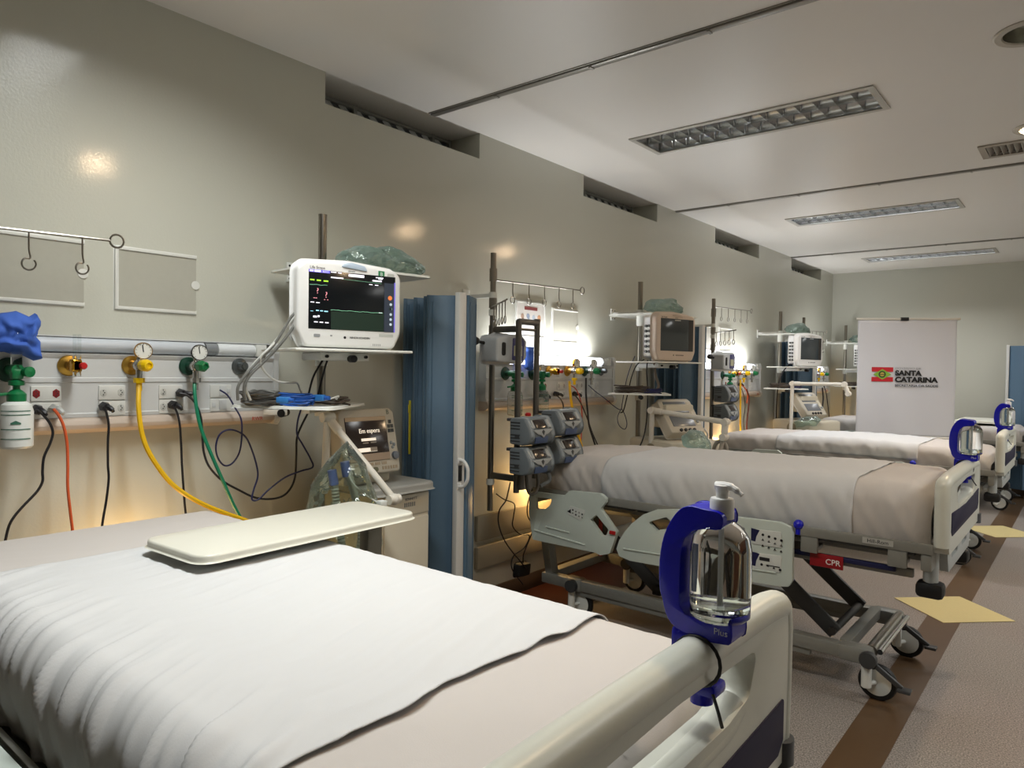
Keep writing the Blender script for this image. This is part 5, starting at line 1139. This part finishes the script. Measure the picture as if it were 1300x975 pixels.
def coil(c, rx, ry, n, r, ang, seed, zt=.03):
    rd = random.Random(seed); P = []
    for k in range(n):
        for j in range(9):
            a = 2*pi*j/9+rd.uniform(-.12, .12); s = rd.uniform(.72, 1.05)
            P.append(V((c[0]+rx*s*cos(a)*cos(ang)-ry*s*sin(a)*sin(ang), c[1]+rx*s*cos(a)*sin(ang)+ry*s*sin(a)*cos(ang), c[2]+r+zt*(k/n)+rd.uniform(-.004, .006))))
    return P
lz = 1.2485
AB = math.atan2(.183, .385)
lead('cable_coil', 'heap of dark grey leads on the left of the lower shelf', coil((.315, 1.470, lz), .085, .048, 9, .0036, AB, 1, .045), .0036, mat('cable_dkgrey', '#4a4946', .5))
lead('cable_coil', 'pale grey coiled lead among the dark leads on the shelf', coil((.29, 1.50, lz+.03), .07, .035, 3, .0038, AB, 4, .025), .0038, CGREY)
lead('cable_coil', 'dark brown coiled cable at the right of the lower shelf', coil((.41, 1.70, lz), .10, .085, 4, .0042, AB, 8, .030), .0042, mat('cable_brown', '#4a3f36', .5))
lead('cable_coil', 'white coiled lead at the right of the lower shelf', coil((.44, 1.64, lz+.02), .085, .055, 2, .0036, AB, 12, .015), .0036, CWHT)
lead('cable_coil', 'bundle of bright blue leads in the middle of the lower shelf', coil((.43, 1.545, lz), .075, .032, 7, .0038, AB, 5, .042), .0038, CBLU)
def connector(x, y, X, label):
    c = onx(x, y, X); t = thing('lead_connector', label, 'connector', c); g = G(); mm = M.Translation(c) @ M.Rotation(AB, 4, 'Z'); g.box((0, 0, 0), (.05, .028, .024), .006, mm); g.done('body', mat('connector_blue', '#2f73b8', .4), t); g = G(); g.cyl(mm @ V((.024, 0, 0)), mm @ V((.044, 0, 0)), .008); g.done('strain_relief', CBLU, t)
connector(360, 508, .47, 'pale blue connector block near the middle of the shelf')
connector(405, 505, .50, 'bright blue connector block at the right of the shelf')
g = G(); mm = M.Translation((.42, 1.487, 1.225)) @ M.Rotation(AB, 4, 'Z')
g.box((-.02, 0, 0), (.10, .003, .020), .001, mm); lb = tag(g.done('shelf_label', mat('label_white2', '#cfcac0', .5), loc=(.42, 1.487, 1.225)), 'white sticker under the edge of the lower shelf', 'sticker')
# second bay
cable('air_hose', 'thick yellow hose hanging in the second bay', 'hose', [(723, 484), (724, 500), (727, 520), (732, 545), (738, 565), (743, 580)], .0088, HYEL, .118, .20)
cable('oxygen_hose', 'black hose hanging from the green regulator, second bay', 'hose', [(744, 480), (744, 500), (746, 522), (748, 540), (754, 560), (760, 578)], .0066, CBLK, .118, .20)
cable('power_cable', 'red cable hanging beside the yellow hose, second bay', 'cable', [(724, 489), (731, 494), (737, 508), (739, 530), (738, 552), (737, 578)], .0038, CRED, .10, .16)
for k, (px, lab) in enumerate((([(688, 502), (693, 510), (696, 520), (700, 530), (701, 542)], 'black power cable leftmost in the second bay'), ([(704, 500), (711, 506), (715, 514), (714, 522), (708, 532), (702, 546)], 'black power cable curling from the middle plug, second bay'), ([(728, 500), (735, 508), (741, 520), (747, 535), (753, 552), (764, 576)], 'black power cable crossing the black hose, second bay'))):
    cable('power_cable', lab, 'cable', px, .0042, CBLK, .12, .15, 1)
cable('network_cable', 'thin dark cable sagging from second panel towards the monitor stand', 'cable', [(747, 489), (756, 497), (768, 506), (780, 516), (788, 520), (790, 512), (792, 500), (796, 480), (802, 462), (806, 452)], .0030, CNAVY, .07, .22)
cable('network_cable', 'thin dark cable loop hanging right of the second panel', 'cable', [(788, 520), (784, 530), (786, 540), (793, 545), (796, 538), (793, 526), (789, 519)], .0028, CNAVY, .18, .20)
cable('power_cable', 'black wires dangling below the infusion pumps', 'cable', [(648, 612), (645, 625), (642, 636), (634, 648), (633, 665), (640, 685), (650, 700), (660, 712), (668, 722)], .0038, CBLK, .34, .20)
cable('power_cable', 'black wire from the pole foot joining the dangling wires', 'cable', [(630, 627), (640, 634), (653, 640), (652, 655), (651, 668), (660, 678), (672, 680), (666, 695), (652, 706), (650, 722), (664, 742)], .0036, CBLK, .22, .16)
cable('power_cable', 'black wire hanging from the front pump beside the rail', 'cable', [(676, 620), (670, 640), (670, 655), (677, 668), (674, 680), (668, 695), (664, 708), (666, 730)], .0036, CBLK, .30, .16)
c = onx(660, 722, .16); g = G(); g.prism(rnd([(-.06, -.035), (.05, -.04), (.06, .03), (-.05, .04)], .015), frame(c, (0, 1, 0), (0, .1, 1)), .04, .008); tag(g.done('power_adapter', BLACK, loc=c), 'black power adapter hanging in the tangle of wires', 'power adapter')
cable('monitor_cable', 'black cable hanging from the second monitor to the bed', 'cable', [(822, 457), (821, 470), (822, 490), (822, 515), (820, 540), (816, 558), (808, 575), (800, 590)], .0045, CBLK, .46, .40)
cable('monitor_cable', 'brown cable bunch hanging from the second monitor', 'cable', [(834, 430), (831, 440), (831, 455), (832, 475), (836, 488), (834, 496)], .009, mat('cable_taupe', '#6a5f55', .5), .47, .42)
cable('monitor_cable', 'black cable arcing left of the second monitor stand', 'cable', [(818, 456), (808, 464), (802, 478), (798, 495), (792, 520), (788, 524)], .004, CBLK, .40, .20)
for i, yp in ((1, 4.50), (2, 7.43), (3, 9.93)):
    lead('cable_coil', 'dark coil of leads on the lower shelf, '+BAY[i], coil((.34, yp-.27, lz), .12, .06, 6, .0042, AB, 40+i, .05), .0042, mat('cable_brown', '#4a3f36', .5))
    lead('cable_coil', 'navy coil of leads on the lower shelf, '+BAY[i], coil((.46, yp-.22, lz), .07, .03, 4, .0042, AB, 50+i, .03), .0042, CNAVY)
# third and last bays
cable('air_hose', 'yellow hose hanging in the third bay', 'hose', [(940, 482), (940, 500), (940, 520), (940, 540), (941, 556)], .0088, HYEL, .118, .15)
cable('oxygen_hose', 'dark red hose hanging in the third bay', 'hose', [(948, 494), (951, 505), (950, 520), (948, 540), (949, 556)], .0075, mat('hose_maroon', '#5a2c25', .45), .118, .15)
cable('power_cable', 'black cable hanging behind the yellow hose, third bay', 'cable', [(938, 488), (943, 498), (946, 515), (944, 535), (946, 556)], .004, CBLK, .10, .13, 1)
cable('power_cable', 'orange cable at the sockets of the third bay', 'cable', [(940, 488), (945, 492), (949, 500), (948, 512)], .006, CORG, .10, .12)
cable('oxygen_hose', 'black hose hanging in the farthest bay', 'hose', [(1044, 492), (1045, 505), (1044, 520), (1044, 536)], .009, CBLK, .118, .15)
cable('oxygen_hose', 'thin black hose bowing right in the farthest bay', 'hose', [(1046, 490), (1049, 500), (1051, 515), (1053, 532)], .006, CBLK, .118, .18)
g = G(); q = [ony(1018, 422+y, 7.28) for y in (0,)]; 
cable('monitor_cable', 'black cable bowing down left of the third monitor', 'cable', [(1003, 462), (994, 472), (988, 490), (986, 510), (985, 540)], .006, CBLK, .42, .25)
# cardboard-coloured step under second bed
# ================================================================== LIGHT
def area(loc, sx, sy, power, color, rot=(0, 0, 0), spread=180, name='lamp'):
    l = bpy.data.lights.new(name, 'AREA'); l.shape = 'RECTANGLE'; l.size = sx; l.size_y = sy; l.energy = power; l.color = color; l.spread = radians(spread)
    o = bpy.data.objects.new(name, l); COL.objects.link(o)
    if isinstance(rot, M): o.matrix_world = M.Translation(loc) @ rot
    else: o.location = loc; o.rotation_euler = rot
    return o
def upl(d):
    z = -V(d).normalized(); x = V((0, 1, 0)); y = z.cross(x).normalized(); return M((x, y, z)).transposed().to_4x4()
def point(loc, power, color, r=.03, name='lamp'):
    l = bpy.data.lights.new(name, 'POINT'); l.energy = power; l.color = color; l.shadow_soft_size = r
    o = bpy.data.objects.new(name, l); COL.objects.link(o); o.location = loc; return o
def spot(loc, power, color, ang=100, blend=.6, r=.04):
    l = bpy.data.lights.new('spot', 'SPOT'); l.energy = power; l.color = color; l.spot_size = radians(ang); l.spot_blend = blend; l.shadow_soft_size = r
    o = bpy.data.objects.new('spot_lamp', l); COL.objects.link(o); o.location = loc; return o
area(((LX0+LX1)/2, LUMY[0], H-.012), 1.2, .27, 29, (.98, 1, .965), spread=146, name='ceiling_light_lamp')
for y in LUMY[2:]: area(((LX0+LX1)/2, y, H-.012), 1.2, .27, 15, (.98, .99, 1), spread=130, name='ceiling_light_lamp')
for x, y in FILL_LIGHTS: area((x+.62, y, H-.012), 1.2, .27, 36, (.98, .99, .97), spread=160, name='fill_light_lamp')  # ambient fill from the added, unseen luminaires
for x, y, on in DOWN:
    if on: spot((x, y, H-.02), 9, (1, .80, .58), 110)
for a, b in PB[1:]: area((.055, (a+b)/2-.08, 1.496), b-a-.34, .07, 8.5, (.97, .985, 1), rot=upl((-.12, 0, 1)), spread=175, name='head_lamp')
for y, z in ((1.10, .62), (3.60, .64), (6.60, .72), (9.35, .70)): point((.105, y, z+.01), 5, (1, .62, .25), .03, 'night_lamp')
w = bpy.data.worlds.new('world'); S.world = w; w.use_nodes = True
w.node_tree.nodes['Background'].inputs[0].default_value = (.5, .55, .6, 1); w.node_tree.nodes['Background'].inputs[1].default_value = .3
S.view_settings.exposure = 0.0
